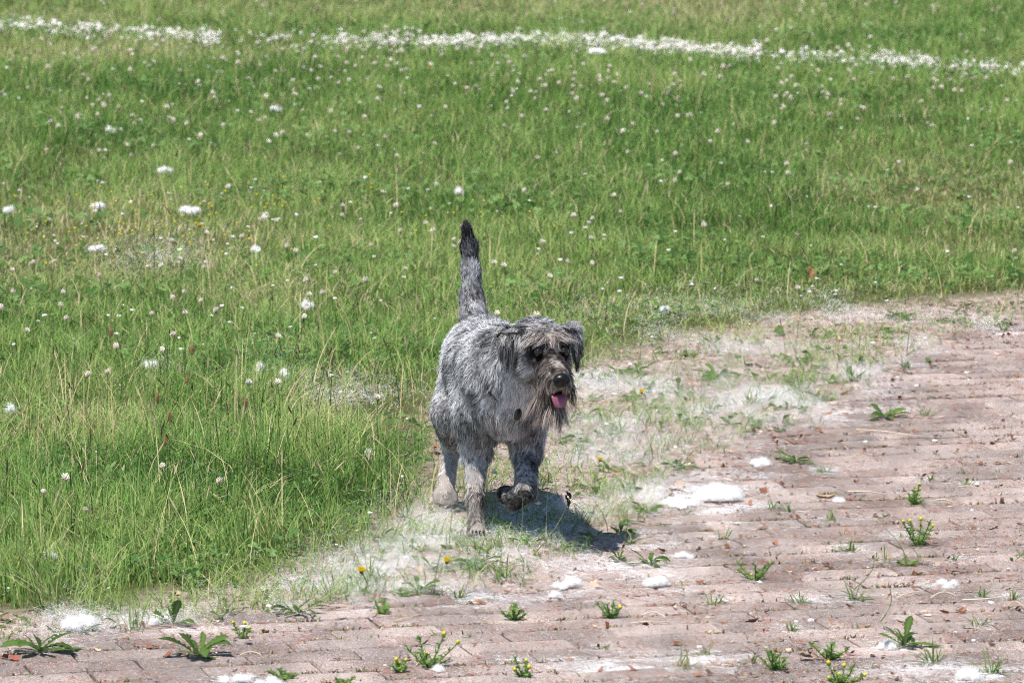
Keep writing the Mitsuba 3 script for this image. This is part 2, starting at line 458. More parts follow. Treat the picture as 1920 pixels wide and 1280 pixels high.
# seed heads: a short thicker spike at the end of some stalks
e = lines[head, -1]
tdir = unit(lines[head, -1] - lines[head, -2])
hl = r.uniform(0.015, 0.035, head.sum())
hp = e[:, None] + tdir[:, None] * (np.linspace(-0.3, 1, 4)[None, :, None] * hl[:, None, None])
hc = lerp([0.16, 0.13, 0.09], [0.36, 0.30, 0.20], r.rand(head.sum(), 1))
hw = np.tile([0.002, 0.0045, 0.0035, 0.001], (head.sum(), 1))
B = ribbons(hp, sd[head], hw, np.repeat(hc[:, None], 4, 1), blend=0.4)
V, F, Cc, N = join([A, B])
put('grass_stalks', V, F, 'mat_matte', Cc, N)
say('grass_stalks', 'thin straw coloured and green grass stalks standing above the lawn', 'grass stalks', kind='stuff')
print('stalks', n)

# ------------------------------------------------------------------ clover flowers
ico1 = trimesh.creation.icosphere(subdivisions=1, radius=1.0)
ico2 = trimesh.creation.icosphere(subdivisions=2, radius=1.0)
ico3 = trimesh.creation.icosphere(subdivisions=3, radius=1.0)


def flower_mesh(r, size, high):
    """clover head: a ball of small florets pointing out and up, browner below, on a thin stem"""
    parts = []
    k = 26 if high else 14
    g = np.arange(k) + 0.5
    phi, ct = g * 2.39996, 1 - 1.75 * g / k
    st = np.sqrt(1 - ct ** 2)
    dirs = np.column_stack([np.cos(phi) * st, np.sin(phi) * st, ct])
    pink = r.rand()
    for d_ in dirs:
        a = unit(np.cross(d_, [0.3, 0.5, 0.8]))
        b = np.cross(d_, a)
        c0, c1 = d_ * size * 0.30, d_ * size * r.uniform(0.45, 0.55) + [0, 0, size * 0.10]
        w0 = size * 0.11
        v = np.array([c0 + a * w0 * 0.5, c0 - a * w0 * 0.3 + b * w0 * 0.45, c0 - a * w0 * 0.3 - b * w0 * 0.45, c1])
        v2 = np.array([c1 + a * w0 * 0.9, c1 - a * w0 * 0.6 + b * w0 * 0.7, c1 - a * w0 * 0.6 - b * w0 * 0.7])
        low = sstep(0.15, -0.6, d_[2])
        col = lerp(lerp([0.86, 0.83, 0.74], [0.80, 0.66, 0.62], pink * 0.6), [0.50, 0.32, 0.22], low * 0.8)
        parts.append((np.vstack([v, v2, c1 * 1.12]), np.array([[0, 1, 5], [0, 5, 4], [1, 2, 6], [1, 6, 5], [2, 0, 4], [2, 4, 6], [4, 5, 7], [5, 6, 7], [6, 4, 7]]), col))
    parts.append((ico1.vertices * size * 0.32, ico1.faces, np.array([0.46, 0.42, 0.30])))
    return join(parts)


def stem_mesh(top, base, r, width, col):
    midp = (top + base) / 2 + np.append(r.normal(0, 0.006, 2), 0)
    v, f = tube([base, midp, top], [width, width, width * 0.9], 4)
    return v, f, np.array(col)


r = RS(123)
Q, r = scatter(14000, 124, x=(-3.2, 3.2), y=(11.2, 30.5))
Q = Q[thin_outside(Q, r, 0.35)]
FL = [(450, 170, 520, 70, 1.0), (750, 150, 300, 55, 1), (1100, 220, 300, 60, 0.7), (300, 600, 450, 130, 0.55), (100, 620, 250, 120, 0.7), (1600, 200, 400, 120, 0.45), (900, 480, 300, 120, 0.4), (500, 300, 500, 80, 0.4), (1750, 40, 200, 40, 0.5),
      (300, 780, 300, 100, 0.4)]
pf = 0.27 * np.maximum(ellipse_field(FL, Q), 0.10) * (edge_distance(LAWN, Q) < -0.05) * (0.4 + 1.2 * sstep(0.35, 0.65, nz(Q, 0.5, 81, 2)))
Q = Q[r.rand(len(Q)) < pf]
out = np.maximum(np.abs(Q[:, 0]) - 0.085 * Q[:, 1], 0)
Q = Q[np.argsort(out * 100 + Q[:, 1])]
protos = [flower_mesh(RS(200 + k), 0.0135 + 0.0013 * (k % 3), True) for k in range(6)]
protos_far = [flower_mesh(RS(220 + k), 0.0155, False) for k in range(4)]
zg = ground_z(Q)
tl, sh = ellipse_field(TALL, Q), ellipse_field(SHORT, Q)
stuff = []
for k in range(len(Q)):
    hz = zg[k] + (0.062 + 0.035 * r.rand() + 0.045 * tl[k]) * (1 - 0.35 * sh[k])
    src = protos[r.randint(6)] if k < 300 else protos_far[r.randint(4)]
    a, s = r.uniform(0, 6.28), r.uniform(0.8, 1.15)
    R = np.array([[math.cos(a), -math.sin(a), 0], [math.sin(a), math.cos(a), 0], [0, 0, 1]])
    tilt = r.normal(0, 0.2, 2)
    top = np.array([Q[k, 0], Q[k, 1], hz])
    v = (src[0] * s) @ R.T
    v[:, 2] += v[:, 0] * tilt[0] + v[:, 1] * tilt[1]
    st = stem_mesh(top, np.array([Q[k, 0] + r.normal(0, .01), Q[k, 1] + r.normal(0, .01), zg[k]]), r, 0.0009, [0.13, 0.20, 0.06])
    V, F, Cc = join([(v + top, src[1], src[2]), st])
    if k < 300:
        key = numbered('clover_flower')
        put(key, V, F, 'mat_matte', Cc)
        say(key, 'small round white clover flower head on a thin stem in the lawn', 'clover flower', 'white clover flowers in the lawn')
    else:
        stuff.append((V, F, Cc))
if stuff:
    V, F, Cc = join(stuff)
    put('far_clover_flowers', V, F, 'mat_matte', Cc)
    say('far_clover_flowers', 'many tiny pale clover flower heads across the far lawn', 'clover flowers', kind='stuff')
print('clover flowers', len(Q))

# tiny yellow trefoil specks in the dry part of the lawn
Q, r = scatter(9000, 140, x=(-2.4, 0.6), y=(14.0, 24.0))
Q = Q[r.rand(len(Q)) < 0.25 * ellipse_field([(250, 450, 300, 60, 1), (820, 430, 160, 40, 0.8), (500, 400, 200, 50, 0.6)], Q)]
z = ground_z(Q) + r.uniform(0.035, 0.06, len(Q))
V = (ico1.vertices[None] * 0.0035 + np.column_stack([Q, z])[:, None]).reshape(-1, 3)
F = (ico1.faces[None] + (np.arange(len(Q)) * len(ico1.vertices))[:, None, None]).reshape(-1, 3)
put('yellow_trefoil', V, F, 'mat_matte', np.tile([0.62, 0.50, 0.04], (len(V), 1)))
say('yellow_trefoil', 'scattered tiny yellow trefoil flowers in the dry patch of lawn', 'trefoil', kind='stuff')


# ------------------------------------------------------------------ the dog
FOOT = G(893, 1006)
YF = FOOT[1]


def D(u, v, dy):
    return at(u, v, YF + dy)


YAW = math.radians(12)
DF = np.array([math.sin(YAW), -math.cos(YAW), 0])          # where the dog is heading
HY = math.radians(16)
HC = D(1009, 657, -0.15)
HF, HR, HU = np.array([math.sin(HY), -math.cos(HY), 0]), np.array([math.cos(HY), math.sin(HY), 0]), np.array([0, 0, 1.0])


def Hd(f, r_, u):
    return HC + HF * f + HR * r_ + HU * u


bones = []      # name, a, ra, b, rb


def bone(name, a, ra, b, rb):
    bones.append((name, np.asarray(a, float), ra, np.asarray(b, float), rb))


bone('trunk', D(895, 666, .46), .073, D(906, 666, .30), .077)
bone('trunk', D(906, 666, .30), .077, D(922, 690, .10), .094)
bone('trunk', D(922, 690, .10), .094, D(942, 705, -.02), .089)
bone('trunk', D(905, 715, .28), .074, D(928, 742, .05), .080)
bone('chest', D(938, 735, .05), .080, D(954, 768, -.04), .058)
bone('neck', D(945, 690, -.01), .082, D(990, 664, -.12), .064)
bone('neck', D(955, 745, -.04), .060, D(1000, 690, -.13), .050)
# hind leg on the far side of the picture's left, swinging forward just off the ground
bone('thigh', D(880, 690, .44), .060, D(848, 775, .29), .043)
bone('hindleg', D(846, 775, .29), .043, D(847, 838, .40), .0215)
bone('hindleg', D(847, 838, .40), .0195, D(838, 898, .34), .0175)
bone('paw', D(838, 898, .34), .0180, D(834, 924, .31), .0195)
# the other hind leg, behind the lifted front leg
bone('thigh', D(925, 695, .44), .070, D(965, 775, .36), .050)
bone('hindleg', D(965, 775, .36), .046, D(984, 842, .58), .022)
bone('hindleg', D(984, 842, .58), .021, D(986, 888, .60), .019)
bone('paw', D(986, 888, .60), .019, D(988, 903, .56), .021)
# planted front leg
bone('shoulder', D(897, 770, .02), .056, D(893, 845, .05), .034)
bone('foreleg', D(893, 845, .05), .029, D(890, 930, .0), .0180)
bone('foreleg', D(890, 930, .0), .0195, D(892, 985, -.01), .0165)
bone('paw', D(892, 985, -.01), .0190, D(897, 1004, -.04), .0200)
# lifted front leg, wrist bent, paw hanging back
bone('shoulder', D(985, 775, .02), .054, D(987, 845, .04), .034)
bone('foreleg', D(987, 845, .04), .030, D(986, 918, -.05), .0215)
bone('forepaw', D(986, 922, -.05), .0235, D(964, 934, -.02), .0235)
bone('forepaw', D(964, 934, -.02), .0235, D(948, 926, .02), .0205)
# toes of the planted front paw and of the hind paw
SIDE = np.array([math.cos(YAW), math.sin(YAW), 0])
for c_, dv_ in ((D(897, 1004, -.04), DF * .022 + np.array([0, 0, -.004])), (D(834, 924, .31), DF * .010 + np.array([0, 0, -.020]))):
    for o_ in (-.0195, -.0065, .0065, .0195):
        bone('toe', c_ + SIDE * o_, .0100, c_ + SIDE * o_ * 1.1 + dv_ * (1.1 if abs(o_) < .01 else .8), .0088)
# tail, carried upright
tailp = [D(889, 600, .49), D(885, 560, .53), D(883, 510, .54), D(880, 465, .54), D(875, 428, .53)]
tailr = [.034, .0245, .0195, .0175, .012]
for k in range(4):
    bone('tail', tailp[k], tailr[k], tailp[k + 1], tailr[k + 1])
# head
bone('skull', Hd(-.01, 0, -.002), .056, Hd(.05, 0, .002), .052)
bone('skull', Hd(.03, -.026, -.025), .032, Hd(.03, .026, -.025), .032)
bone('skull', Hd(-.012, 0, .020), .050, Hd(.035, 0, .020), .046)
bone('brow', Hd(.074, -.026, .026), .020, Hd(.078, .026, .026), .020)
bone('muzzle', Hd(.070, 0, -.014), .033, Hd(.150, 0, -.038), .0245)
bone('muzzle', Hd(.140, -.010, -.048), .018, Hd(.140, .010, -.048), .018)
bone('jaw', Hd(.050, 0, -.062), .025, Hd(.125, 0, -.096), .013)

lo = np.min([np.minimum(b[1] - b[2], b[3] - b[4]) for b in bones], 0) - 0.03
hi = np.max([np.maximum(b[1] + b[2], b[3] + b[4]) for b in bones], 0) + 0.03


def bone_d(b, X):
    ba = b[3] - b[1]
    t = np.clip(((X - b[1]) @ ba) / (ba @ ba), 0, 1)
    return np.linalg.norm(X - b[1] - t[..., None] * ba, axis=-1) - (b[2] + (b[4] - b[2]) * t)


SOFT = dict(trunk=.04, chest=.03, neck=.035, thigh=.03, shoulder=.03, foreleg=.012, hindleg=.014, paw=.010, toe=.004, forepaw=.010, tail=.018, skull=.02, brow=.012, muzzle=.016, jaw=.006)


def dog_field(X):
    s = None
    for b in bones:
        d_ = bone_d(b, X)
        if s is None:
            s = d_
            continue
        k = SOFT[b[0]]
        h = np.clip(0.5 + 0.5 * (s - d_) / k, 0, 1)
        s = s * (1 - h) + d_ * h - k * h * (1 - h)
    for sgn in (-1, 1):                       # eye sockets
        e = np.linalg.norm(X - Hd(.098, sgn * .028, .010), axis=-1) - 0.013
        s = np.maximum(s, -e)
    return s


def surface_nets(f, lo, hi, h):
    n = np.ceil((hi - lo) / h).astype(int) + 1
    gx_ = [lo[k] + h * np.arange(n[k]) for k in range(3)]
    S = np.empty(n)
    for i_ in range(n[0]):
        yy, zz = np.meshgrid(gx_[1], gx_[2], indexing='ij')
        S[i_] = f(np.stack([np.full_like(yy, gx_[0][i_]), yy, zz], -1))
    ins = S < 0
    c = n - 1
    acc, cnt = np.zeros((*c, 3)), np.zeros(c)
    corners = [(a, b, d_) for a in (0, 1) for b in (0, 1) for d_ in (0, 1)]
    sl = lambda o: tuple(slice(o[k], o[k] + c[k]) for k in range(3))
    for a in corners:
        for ax in range(3):
            if a[ax]:
                continue
            b = tuple(a[k] + (k == ax) for k in range(3))
            s0, s1 = S[sl(a)], S[sl(b)]
            cross = (s0 < 0) != (s1 < 0)
            t = np.where(cross, s0 / np.where(cross, s0 - s1, 1), 0)
            p = np.array(a, float) + t[..., None] * np.eye(3)[ax]
            acc += np.where(cross[..., None], p, 0)
            cnt += cross
    act = cnt > 0
    idx = np.full(c, -1)
    idx[act] = np.arange(act.sum())
    base = np.stack(np.meshgrid(*[np.arange(k) for k in c], indexing='ij'), -1)
    V = lo + h * (base[act] + acc[act] / cnt[act][:, None])
    F = []
    for ax in range(3):
        u, v = (ax + 1) % 3, (ax + 2) % 3
        a = [slice(1, n[k] - 1) for k in range(3)]; a[ax] = slice(0, n[ax] - 1)
        b = list(a); b[ax] = slice(1, n[ax])
        s0, s1 = ins[tuple(a)], ins[tuple(b)]
        e = np.argwhere(s0 != s1)
        flip = s0[tuple(e.T)]
        o = e.copy(); o[:, u] += 1; o[:, v] += 1
        q_ = []
        for du, dv in ((0, 0), (-1, 0), (-1, -1), (0, -1)):
            w = o.copy(); w[:, u] += du; w[:, v] += dv
            q_.append(idx[tuple(w.T)])
        q_ = np.stack(q_, 1)
        q_[~flip] = q_[~flip][:, ::-1]
        F.append(q_)
    F = np.vstack(F)
    return V, np.vstack([F[:, [0, 1, 2]], F[:, [0, 2, 3]]])


bv, bf = surface_nets(dog_field, lo, hi, 0.006)
body = trimesh.Trimesh(bv, bf, process=False)
if body.volume < 0:
    body.invert()
bv, bf = np.array(body.vertices), np.array(body.faces)
for _ in range(2):                                   # a light, plain smoothing
    e_ = np.vstack([bf[:, [0, 1]], bf[:, [1, 2]], bf[:, [2, 0]]])
    acc_, cnt_ = np.zeros_like(bv), np.zeros(len(bv))
    np.add.at(acc_, e_[:, 0], bv[e_[:, 1]]); np.add.at(cnt_, e_[:, 0], 1)
    bv = bv + 0.5 * (acc_ / np.maximum(cnt_, 1)[:, None] - bv) * (cnt_ > 0)[:, None]
body = trimesh.Trimesh(bv, bf, process=False)
bn = np.array(body.vertex_normals)
names = np.array([b[0] for b in bones])


def region(X):
    d_ = np.stack([bone_d(b, X) for b in bones], 1)
    return d_.argmin(1)


def head_local(X):
    q_ = X - HC
    return q_ @ HF, q_ @ HR, q_ @ HU


def coat_light(X, reg):
    """0 dark to 1 pale: the salt and pepper pattern of the coat, plus painted shade"""
    nm = names[reg]
    v = 0.66 + 1.35 * (meshkit.fbm(X * [20, 20, 13], 2, 7) - 0.5) + 0.7 * (meshkit.noise(X * [150, 150, 75], 9) - 0.5)
    f, r_, u = head_local(X)
    ground = X[:, 2]
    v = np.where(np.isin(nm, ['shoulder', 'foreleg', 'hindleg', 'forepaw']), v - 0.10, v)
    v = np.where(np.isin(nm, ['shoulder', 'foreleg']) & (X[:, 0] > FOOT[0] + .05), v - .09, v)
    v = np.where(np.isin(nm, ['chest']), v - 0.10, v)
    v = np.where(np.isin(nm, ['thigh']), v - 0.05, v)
    v = np.where(np.isin(nm, ['trunk', 'neck']), v - 0.16 * sstep(.39, .46, ground), v)          # shade painted into the upper coat, offsetting full sun on the back
    leg = np.isin(nm, ['hindleg', 'paw', 'foreleg'])
    v = np.where((nm == 'hindleg') | (np.isin(nm, ['paw', 'toe']) & (X[:, 1] > YF + .2)), v + 0.50 * sstep(0.16, 0.07, ground), v)
    v = np.where((nm == 'foreleg') | (np.isin(nm, ['paw', 'toe']) & (X[:, 1] < YF + .2)), v - 0.10 + 0.30 * sstep(0.09, 0.03, ground), v)
    v = np.where(nm == 'forepaw', v - 0.34, v)
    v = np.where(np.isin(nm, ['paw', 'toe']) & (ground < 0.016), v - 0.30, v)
    tail = nm == 'tail'
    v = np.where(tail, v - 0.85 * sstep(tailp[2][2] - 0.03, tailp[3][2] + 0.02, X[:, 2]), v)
    hd = np.isin(nm, ['skull', 'brow'])
    v = np.where(hd, v - 0.30, v)
    v = np.where(np.isin(nm, ['muzzle', 'jaw']), v - 0.30, v)
    v = 0.53 + (v - 0.5) * 1.15
    de = np.min([np.linalg.norm(X - Hd(.098, q_ * .0285, .006), axis=1) for q_ in (-1, 1)], 0)
    v = v - 0.55 * sstep(.042, .022, de)  # shade of the eye hollows painted into the fur around them
    return v


def coat_color(X, reg, r):
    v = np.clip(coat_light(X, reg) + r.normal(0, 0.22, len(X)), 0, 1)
    nm = names[reg]
    f, r_, u = head_local(X)
    brown = np.where(np.isin(nm, ['muzzle', 'jaw', 'brow']), 0.7, 0.0)
    brown = np.maximum(brown, np.where(nm == 'skull', 0.18 * sstep(.03, .07, f) * sstep(.05, .02, np.abs(r_)), 0))
    brown = np.maximum(brown, np.where(np.isin(nm, ['chest', 'forepaw']), 0.25, 0))
    brown = np.maximum(brown, np.where(np.isin(nm, ['paw', 'toe', 'foreleg', 'hindleg']), 0.65 * sstep(0.2, 0.08, X[:, 2]), 0))
    dark = lerp([0.022, 0.022, 0.025], [0.030, 0.022, 0.018], brown[:, None])
    pale = lerp([0.66, 0.67, 0.71], [0.64, 0.545, 0.47], brown[:, None])
    vv = v[:, None]
    return np.where(vv < 0.5, lerp(dark, lerp(dark, pale, 0.34), vv * 2), lerp(lerp(dark, pale, 0.34), pale, vv * 2 - 1))


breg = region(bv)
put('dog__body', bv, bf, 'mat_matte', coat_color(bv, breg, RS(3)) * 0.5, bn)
labels['dog'] = {'label': 'shaggy grey bearded dog trotting towards the path with one front paw lifted', 'category': 'dog'}


def sample(mesh_v, mesh_f, mesh_n, density, r):
    tri = mesh_v[mesh_f]
    area = np.linalg.norm(np.cross(tri[:, 1] - tri[:, 0], tri[:, 2] - tri[:, 0]), axis=1) / 2
    n = int(area.sum() * density)
    fi = r.choice(len(mesh_f), n, p=area / area.sum())
    a, b = r.rand(n), r.rand(n)
    sw = a + b > 1
    a, b = np.where(sw, 1 - a, a), np.where(sw, 1 - b, b)
    w = np.column_stack([1 - a - b, a, b])
    return (tri[fi] * w[..., None]).sum(1), unit((mesh_n[mesh_f[fi]] * w[..., None]).sum(1))


def hairs(p0, nrm, groom, lift, length, width, color, r, k=3, droop=0.25, clump=0.5, cell=0.012, tip=1.0, curl=0.0, wiry=0.16):
    """locks of hair: roots p0 with skin normals, combed along groom (tangential), lifted off the skin, drooping, tips drawn together in clumps"""
    n = len(p0)
    g = groom - (groom * nrm).sum(1, keepdims=True) * nrm
    g = unit(unit(g) + r.normal(0, wiry, (n, 3)))
    d0 = unit(g + nrm * lift[:, None])
    t = np.linspace(0, 1, k)
    L = length[:, None, None]
    pts = p0[:, None] - nrm[:, None] * 0.002 + L * (d0[:, None] * t[None, :, None] + (g[:, None] * 0.25 - np.array([0, 0, 1.0]) * droop - nrm[:, None] * 0.12) * (t ** 2)[None, :, None])
    if curl:
        cax = unit(r.normal(0, 1, (n, 3)))
        pts += (np.sin(t * 6.0)[None, :, None] * cax[:, None]) * curl * L
    if clump > 0:
        m = max(1, int(n / max(3, n * cell ** 2 / max(1e-9, hair_area))))
        seeds = r.choice(n, min(m, n), replace=False)
        _, near_ = cKDTree(p0[seeds]).query(p0)
        ci = seeds[near_]
        ct = pts[ci] - p0[ci][:, None] + p0[ci][:, None]
        pts = pts + (ct - pts) * (clump * t ** 1.4)[None, :, None] * r.uniform(0.5, 1.0, (n, 1, 1))
    sd = unit(np.cross(d0, r.normal(0, 1, (n, 3)) * 0.5 + nrm))
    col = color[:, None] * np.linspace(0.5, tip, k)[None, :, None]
    return ribbons(pts, sd, width, np.clip(col, 0, 0.9), shade_n=nrm, blend=0.48)


r = RS(17)
p0, nr = sample(bv, bf, bn, 170000, r)
reg = region(p0)
nm = names[reg]
hair_area = len(p0) / 170000.0
f, r_, u = head_local(p0)
down = np.array([0, 0, -1.0])
groom = np.tile(-DF * 0.55 + down * 0.75, (len(p0), 1))
groom[nm == 'trunk'] = -DF * 0.75 + down * 0.65
groom[nm == 'neck'] = -DF * 0.45 + down * 0.8
groom[np.isin(nm, ['foreleg', 'hindleg', 'shoulder', 'thigh'])] = down * 1.0 - DF * 0.15
groom[nm == 'chest'] = down + DF * 0.05
groom[np.isin(nm, ['paw', 'toe'])] = down * 0.7 + DF * 0.5
groom[nm == 'forepaw'] = unit(bones[[i_ for i_, b in enumerate(bones) if b[0] == 'forepaw'][1]][3] - D(990, 925, -.05))
tdir = unit(tailp[4] - tailp[1])
groom[nm == 'tail'] = tdir
sk = np.isin(nm, ['skull', 'brow'])
groom[sk] = (-HF * 0.5 + HR * (np.sign(r_)[:, None] * 0.5) + HU * (-0.5))[sk]
base = dict(trunk=.0155, chest=.024, neck=.017, thigh=.018, hindleg=.0125, paw=.009, toe=.006, shoulder=.017, foreleg=.0125, forepaw=.010, tail=.016, skull=.017, brow=.012, muzzle=.014, jaw=.014)
leng = np.array([base[x] for x in names])[reg] * r.uniform(0.6, 1.3, len(p0))
leng *= np.where((nm == 'tail') & (p0[:, 2] > tailp[3][2]), 1.25, 1)
swirl = np.stack([meshkit.fbm(p0 * 26, 2, 60 + k) - .5 for k in range(3)], 1)
groom = unit(groom) + swirl * np.where(nm == 'tail', 0.8, np.where(np.isin(nm, ['trunk', 'neck', 'shoulder', 'thigh']), 2.2, 1.6))[:, None]
lift = np.where(np.isin(nm, ['trunk', 'neck', 'skull']), 0.42, np.where(nm == 'tail', 0.17, np.where(np.isin(nm, ['foreleg', 'hindleg', 'paw', 'toe', 'forepaw']), .32, 0.45))) * r.uniform(0.5, 1.5, len(p0))
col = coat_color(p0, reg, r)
muz = np.isin(nm, ['muzzle', 'jaw']) | ((nm == 'brow') & (f > .07))
cw = r.uniform(0.0009, 0.0017, len(p0))
eyes = [Hd(.098, q_ * .0285, .010) for q_ in (-1, 1)]
near_eye = lambda X, d_: np.min([np.linalg.norm(X - e_, axis=1) for e_ in eyes], 0) < d_
s = ~muz & ~near_eye(p0, .019)
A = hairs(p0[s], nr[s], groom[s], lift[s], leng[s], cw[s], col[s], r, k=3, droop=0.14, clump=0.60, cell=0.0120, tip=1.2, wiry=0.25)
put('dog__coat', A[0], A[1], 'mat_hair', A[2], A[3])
say('dog__coat', 'shaggy salt and pepper grey coat')
print('coat hairs', s.sum(), 'tris', len(A[1]))

# beard, moustache, eyebrows
ms = muz & np.isin(nm, ['muzzle', 'jaw'])
p1, n1 = sample(bv, bf, bn, 420000, r)
rg1 = region(p1)
f1, r1, u1 = head_local(p1)
ok = np.isin(names[rg1], ['muzzle', 'jaw']) & ~near_eye(p1, .018) & (f1 > .072) & (f1 < .166)
ok &= ~((names[rg1] == 'muzzle') & (u1 < -.058) & (f1 > .10) & (np.abs(r1) < .02))       # the mouth stays open
ok &= ~((names[rg1] == 'jaw') & (u1 > -.084) & (np.abs(r1) < .014))
p1, n1, rg1, f1, r1, u1 = p1[ok], n1[ok], rg1[ok], f1[ok], r1[ok], u1[ok]
sg = np.sign(r1 + 1e-6)
jaw = names[rg1] == 'jaw'
low = sstep(-.012, -.058, u1)
gm = HR * (sg * (0.70 - 0.45 * low))[:, None] + HU * (-0.75 - 0.5 * low)[:, None] + HF * (0.05 - 0.20 * low)[:, None]
gm[jaw] = (HU * -1.0 + HR * (sg * 0.12)[:, None] - HF * 0.05)[jaw]
L1 = np.where(jaw, r.uniform(.020, .042, len(p1)) * np.where(r.rand(len(p1)) < .2, 1.6, 1), np.where(low < .25, r.uniform(.012, .026, len(p1)), r.uniform(.026, .046, len(p1)) * np.where(r.rand(len(p1)) < .25, 1.35, 1)))
L1 *= np.where((f1 > .148) & ~jaw, 0.40, 1) * np.where(~jaw & (f1 < .095) & (u1 > -.03), 0.55, 1)
v = np.clip(0.12 + 0.40 * low + 1.2 * (meshkit.noise(p1 * 190, 4) - 0.5) + r.normal(0, 0.12, len(p1)) + np.where((f1 > .15) & (u1 < -.045), .15, 0) - .22 * (low < .2) * (np.abs(r1) < .016), 0, 1)
c1 = lerp([0.020, 0.015, 0.014], [0.47, 0.39, 0.34], (v ** 1.8)[:, None])
hair_area = len(p1) / 420000.0
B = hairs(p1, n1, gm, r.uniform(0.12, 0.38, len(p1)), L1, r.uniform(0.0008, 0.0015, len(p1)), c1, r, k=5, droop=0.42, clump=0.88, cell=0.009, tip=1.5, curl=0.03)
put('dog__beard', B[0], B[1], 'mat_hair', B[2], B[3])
say('dog__beard', 'wet stringy brown beard and moustache')
p2, n2 = sample(bv, bf, bn, 400000, r)
rg2 = region(p2)
f2, r2, u2 = head_local(p2)
for sgn in (-1, 1):
    ok = np.isin(names[rg2], ['brow', 'skull']) & (f2 > .068) & (u2 > .029) & (r2 * sgn > .005) & (r2 * sgn < .044)
    q, qn, qr = p2[ok], n2[ok], r2[ok]
    hair_area = ok.sum() / 400000.0
    gm = HF * 0.45 + HR * (np.sign(qr) * (0.75 + 10 * (np.abs(qr) - .01)))[:, None] + HU * 0.10
    v = np.clip(0.40 + 1.3 * (meshkit.noise(q * 200, 4) - 0.5) + r.normal(0, 0.2, len(q)), 0, 1)
    C_ = lerp([0.020, 0.017, 0.017], [0.46, 0.41, 0.385], (v ** 1.5)[:, None])
    E = hairs(q, qn, gm, r.uniform(0.35, 0.8, len(q)), r.uniform(.013, .030, len(q)), r.uniform(.0008, .0014, len(q)), C_, r, k=4, droop=0.30, clump=0.8, cell=0.008, tip=1.5)
    k_ = numbered('dog__eyebrow')
    put(k_, E[0], E[1], 'mat_hair', E[2], E[3])
ok = np.isin(names[rg2], ['brow', 'skull']) & (f2 > .045) & (u2 > .028) & (np.abs(r2) < .020)
q, qn, qr = p2[ok][::2], n2[ok][::2], r2[ok][::2]
hair_area = ok.sum() / 400000.0
v = np.clip(0.34 + 1.3 * (meshkit.noise(q * 190, 4) - 0.5) + r.normal(0, 0.2, len(q)), 0, 1)
E = hairs(q, qn, HF * 0.8 + HU * -0.5 + HR * (qr * 6)[:, None], r.uniform(0.25, 0.5, len(q)), r.uniform(.008, .017, len(q)), r.uniform(.0008, .0014, len(q)),
          lerp([0.025, 0.021, 0.02], [0.50, 0.42, 0.38], (v ** 1.4)[:, None]), r, k=4, droop=0.35, clump=0.8, cell=0.008, tip=1.5)
put('dog__forelock', E[0], E[1], 'mat_hair', E[2], E[3])
say('dog__forelock', 'brownish forelock between the eyes')

# ears: thick flaps folded forward and down, with hair of their own
for sgn in (-1, 1):
    rows, cols = 11, 7
    vv, uu = np.linspace(0, 1, rows), np.linspace(-1, 1, cols)
    ctrl = np.array([[-.002, .044, .044], [.012, .062, .056], [.024, .076, .046], [.032, .081, .014], [.038, .077, -.026]])
    cl = np.column_stack([np.interp(vv, np.linspace(0, 1, 5), ctrl[:, k]) for k in range(3)])
    wd = 0.036 * (1 - vv ** 2.2) ** 0.8 + 0.003
    ex = unit(np.array([0.72, -0.62, 0.0]))
    grid = cl[:, None] + ex[None, None] * (uu[None, :, None] * wd[:, None, None])
    cup = np.array([-0.62, -0.72, 0.0])
    grid = grid + cup * (0.012 * (uu ** 2)[None, :, None] * (1 - 0.5 * vv)[:, None, None])
    grid = grid.reshape(-1, 3) * [1, sgn, 1]
    Vw = HC + grid[:, :1] * HF + grid[:, 1:2] * HR + grid[:, 2:] * HU
    ii, jj = np.meshgrid(np.arange(rows - 1), np.arange(cols - 1), indexing='ij')
    a = (ii * cols + jj).ravel()
    Fq = np.vstack([np.stack([a, a + 1, a + cols + 1], 1), np.stack([a, a + cols + 1, a + cols], 1)])
    tm = trimesh.Trimesh(Vw, Fq, process=False)
    nn = np.array(tm.vertex_normals)
    outw = (HR * sgn + HF * .6)
    if (nn @ outw).mean() < 0:
        Fq, nn = Fq[:, ::-1], -nn
    back = Vw - nn * 0.005
    nV = len(Vw)
    rim = list(range(cols)) + [k * cols + cols - 1 for k in range(1, rows)] + [(rows - 1) * cols + k for k in range(cols - 2, -1, -1)] + [k * cols for k in range(rows - 2, 0, -1)]
    rim = np.array(rim); nx_ = np.roll(rim, -1)
    Fr = np.vstack([np.stack([rim, nx_, nx_ + nV], 1), np.stack([rim, nx_ + nV, rim + nV], 1)])
    key = numbered('dog__ear')
    put(key, np.vstack([Vw, back]), np.vstack([Fq, Fq[:, ::-1] + nV, Fr]), 'mat_matte', np.tile([0.025, 0.025, 0.028], (2 * nV, 1)), smooth=True)
    pe, ne = sample(Vw, Fq, nn, 300000, r)
    hair_area = len(pe) / 300000.0
    fl, rl, ul = head_local(pe)
    v = np.clip(0.10 + 0.50 * sstep(.015, .055, ul) + 0.9 * (meshkit.noise(pe * 120, 5) - 0.5) + r.normal(0, 0.18, len(pe)), 0, 1)
    ce = lerp([0.016, 0.016, 0.018], [0.55, 0.55, 0.57], (v ** 1.6)[:, None])
    ge = np.where((ul > .045)[:, None], HR * sgn * 0.5 + HU * 0.5 + HF * 0.2, HU * -1.0 + HF * 0.1)
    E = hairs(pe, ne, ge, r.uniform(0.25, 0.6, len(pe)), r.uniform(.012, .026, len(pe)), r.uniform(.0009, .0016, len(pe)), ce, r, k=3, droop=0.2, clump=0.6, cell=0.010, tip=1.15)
    put(key + '__hair', E[0], E[1], 'mat_hair', E[2], E[3])

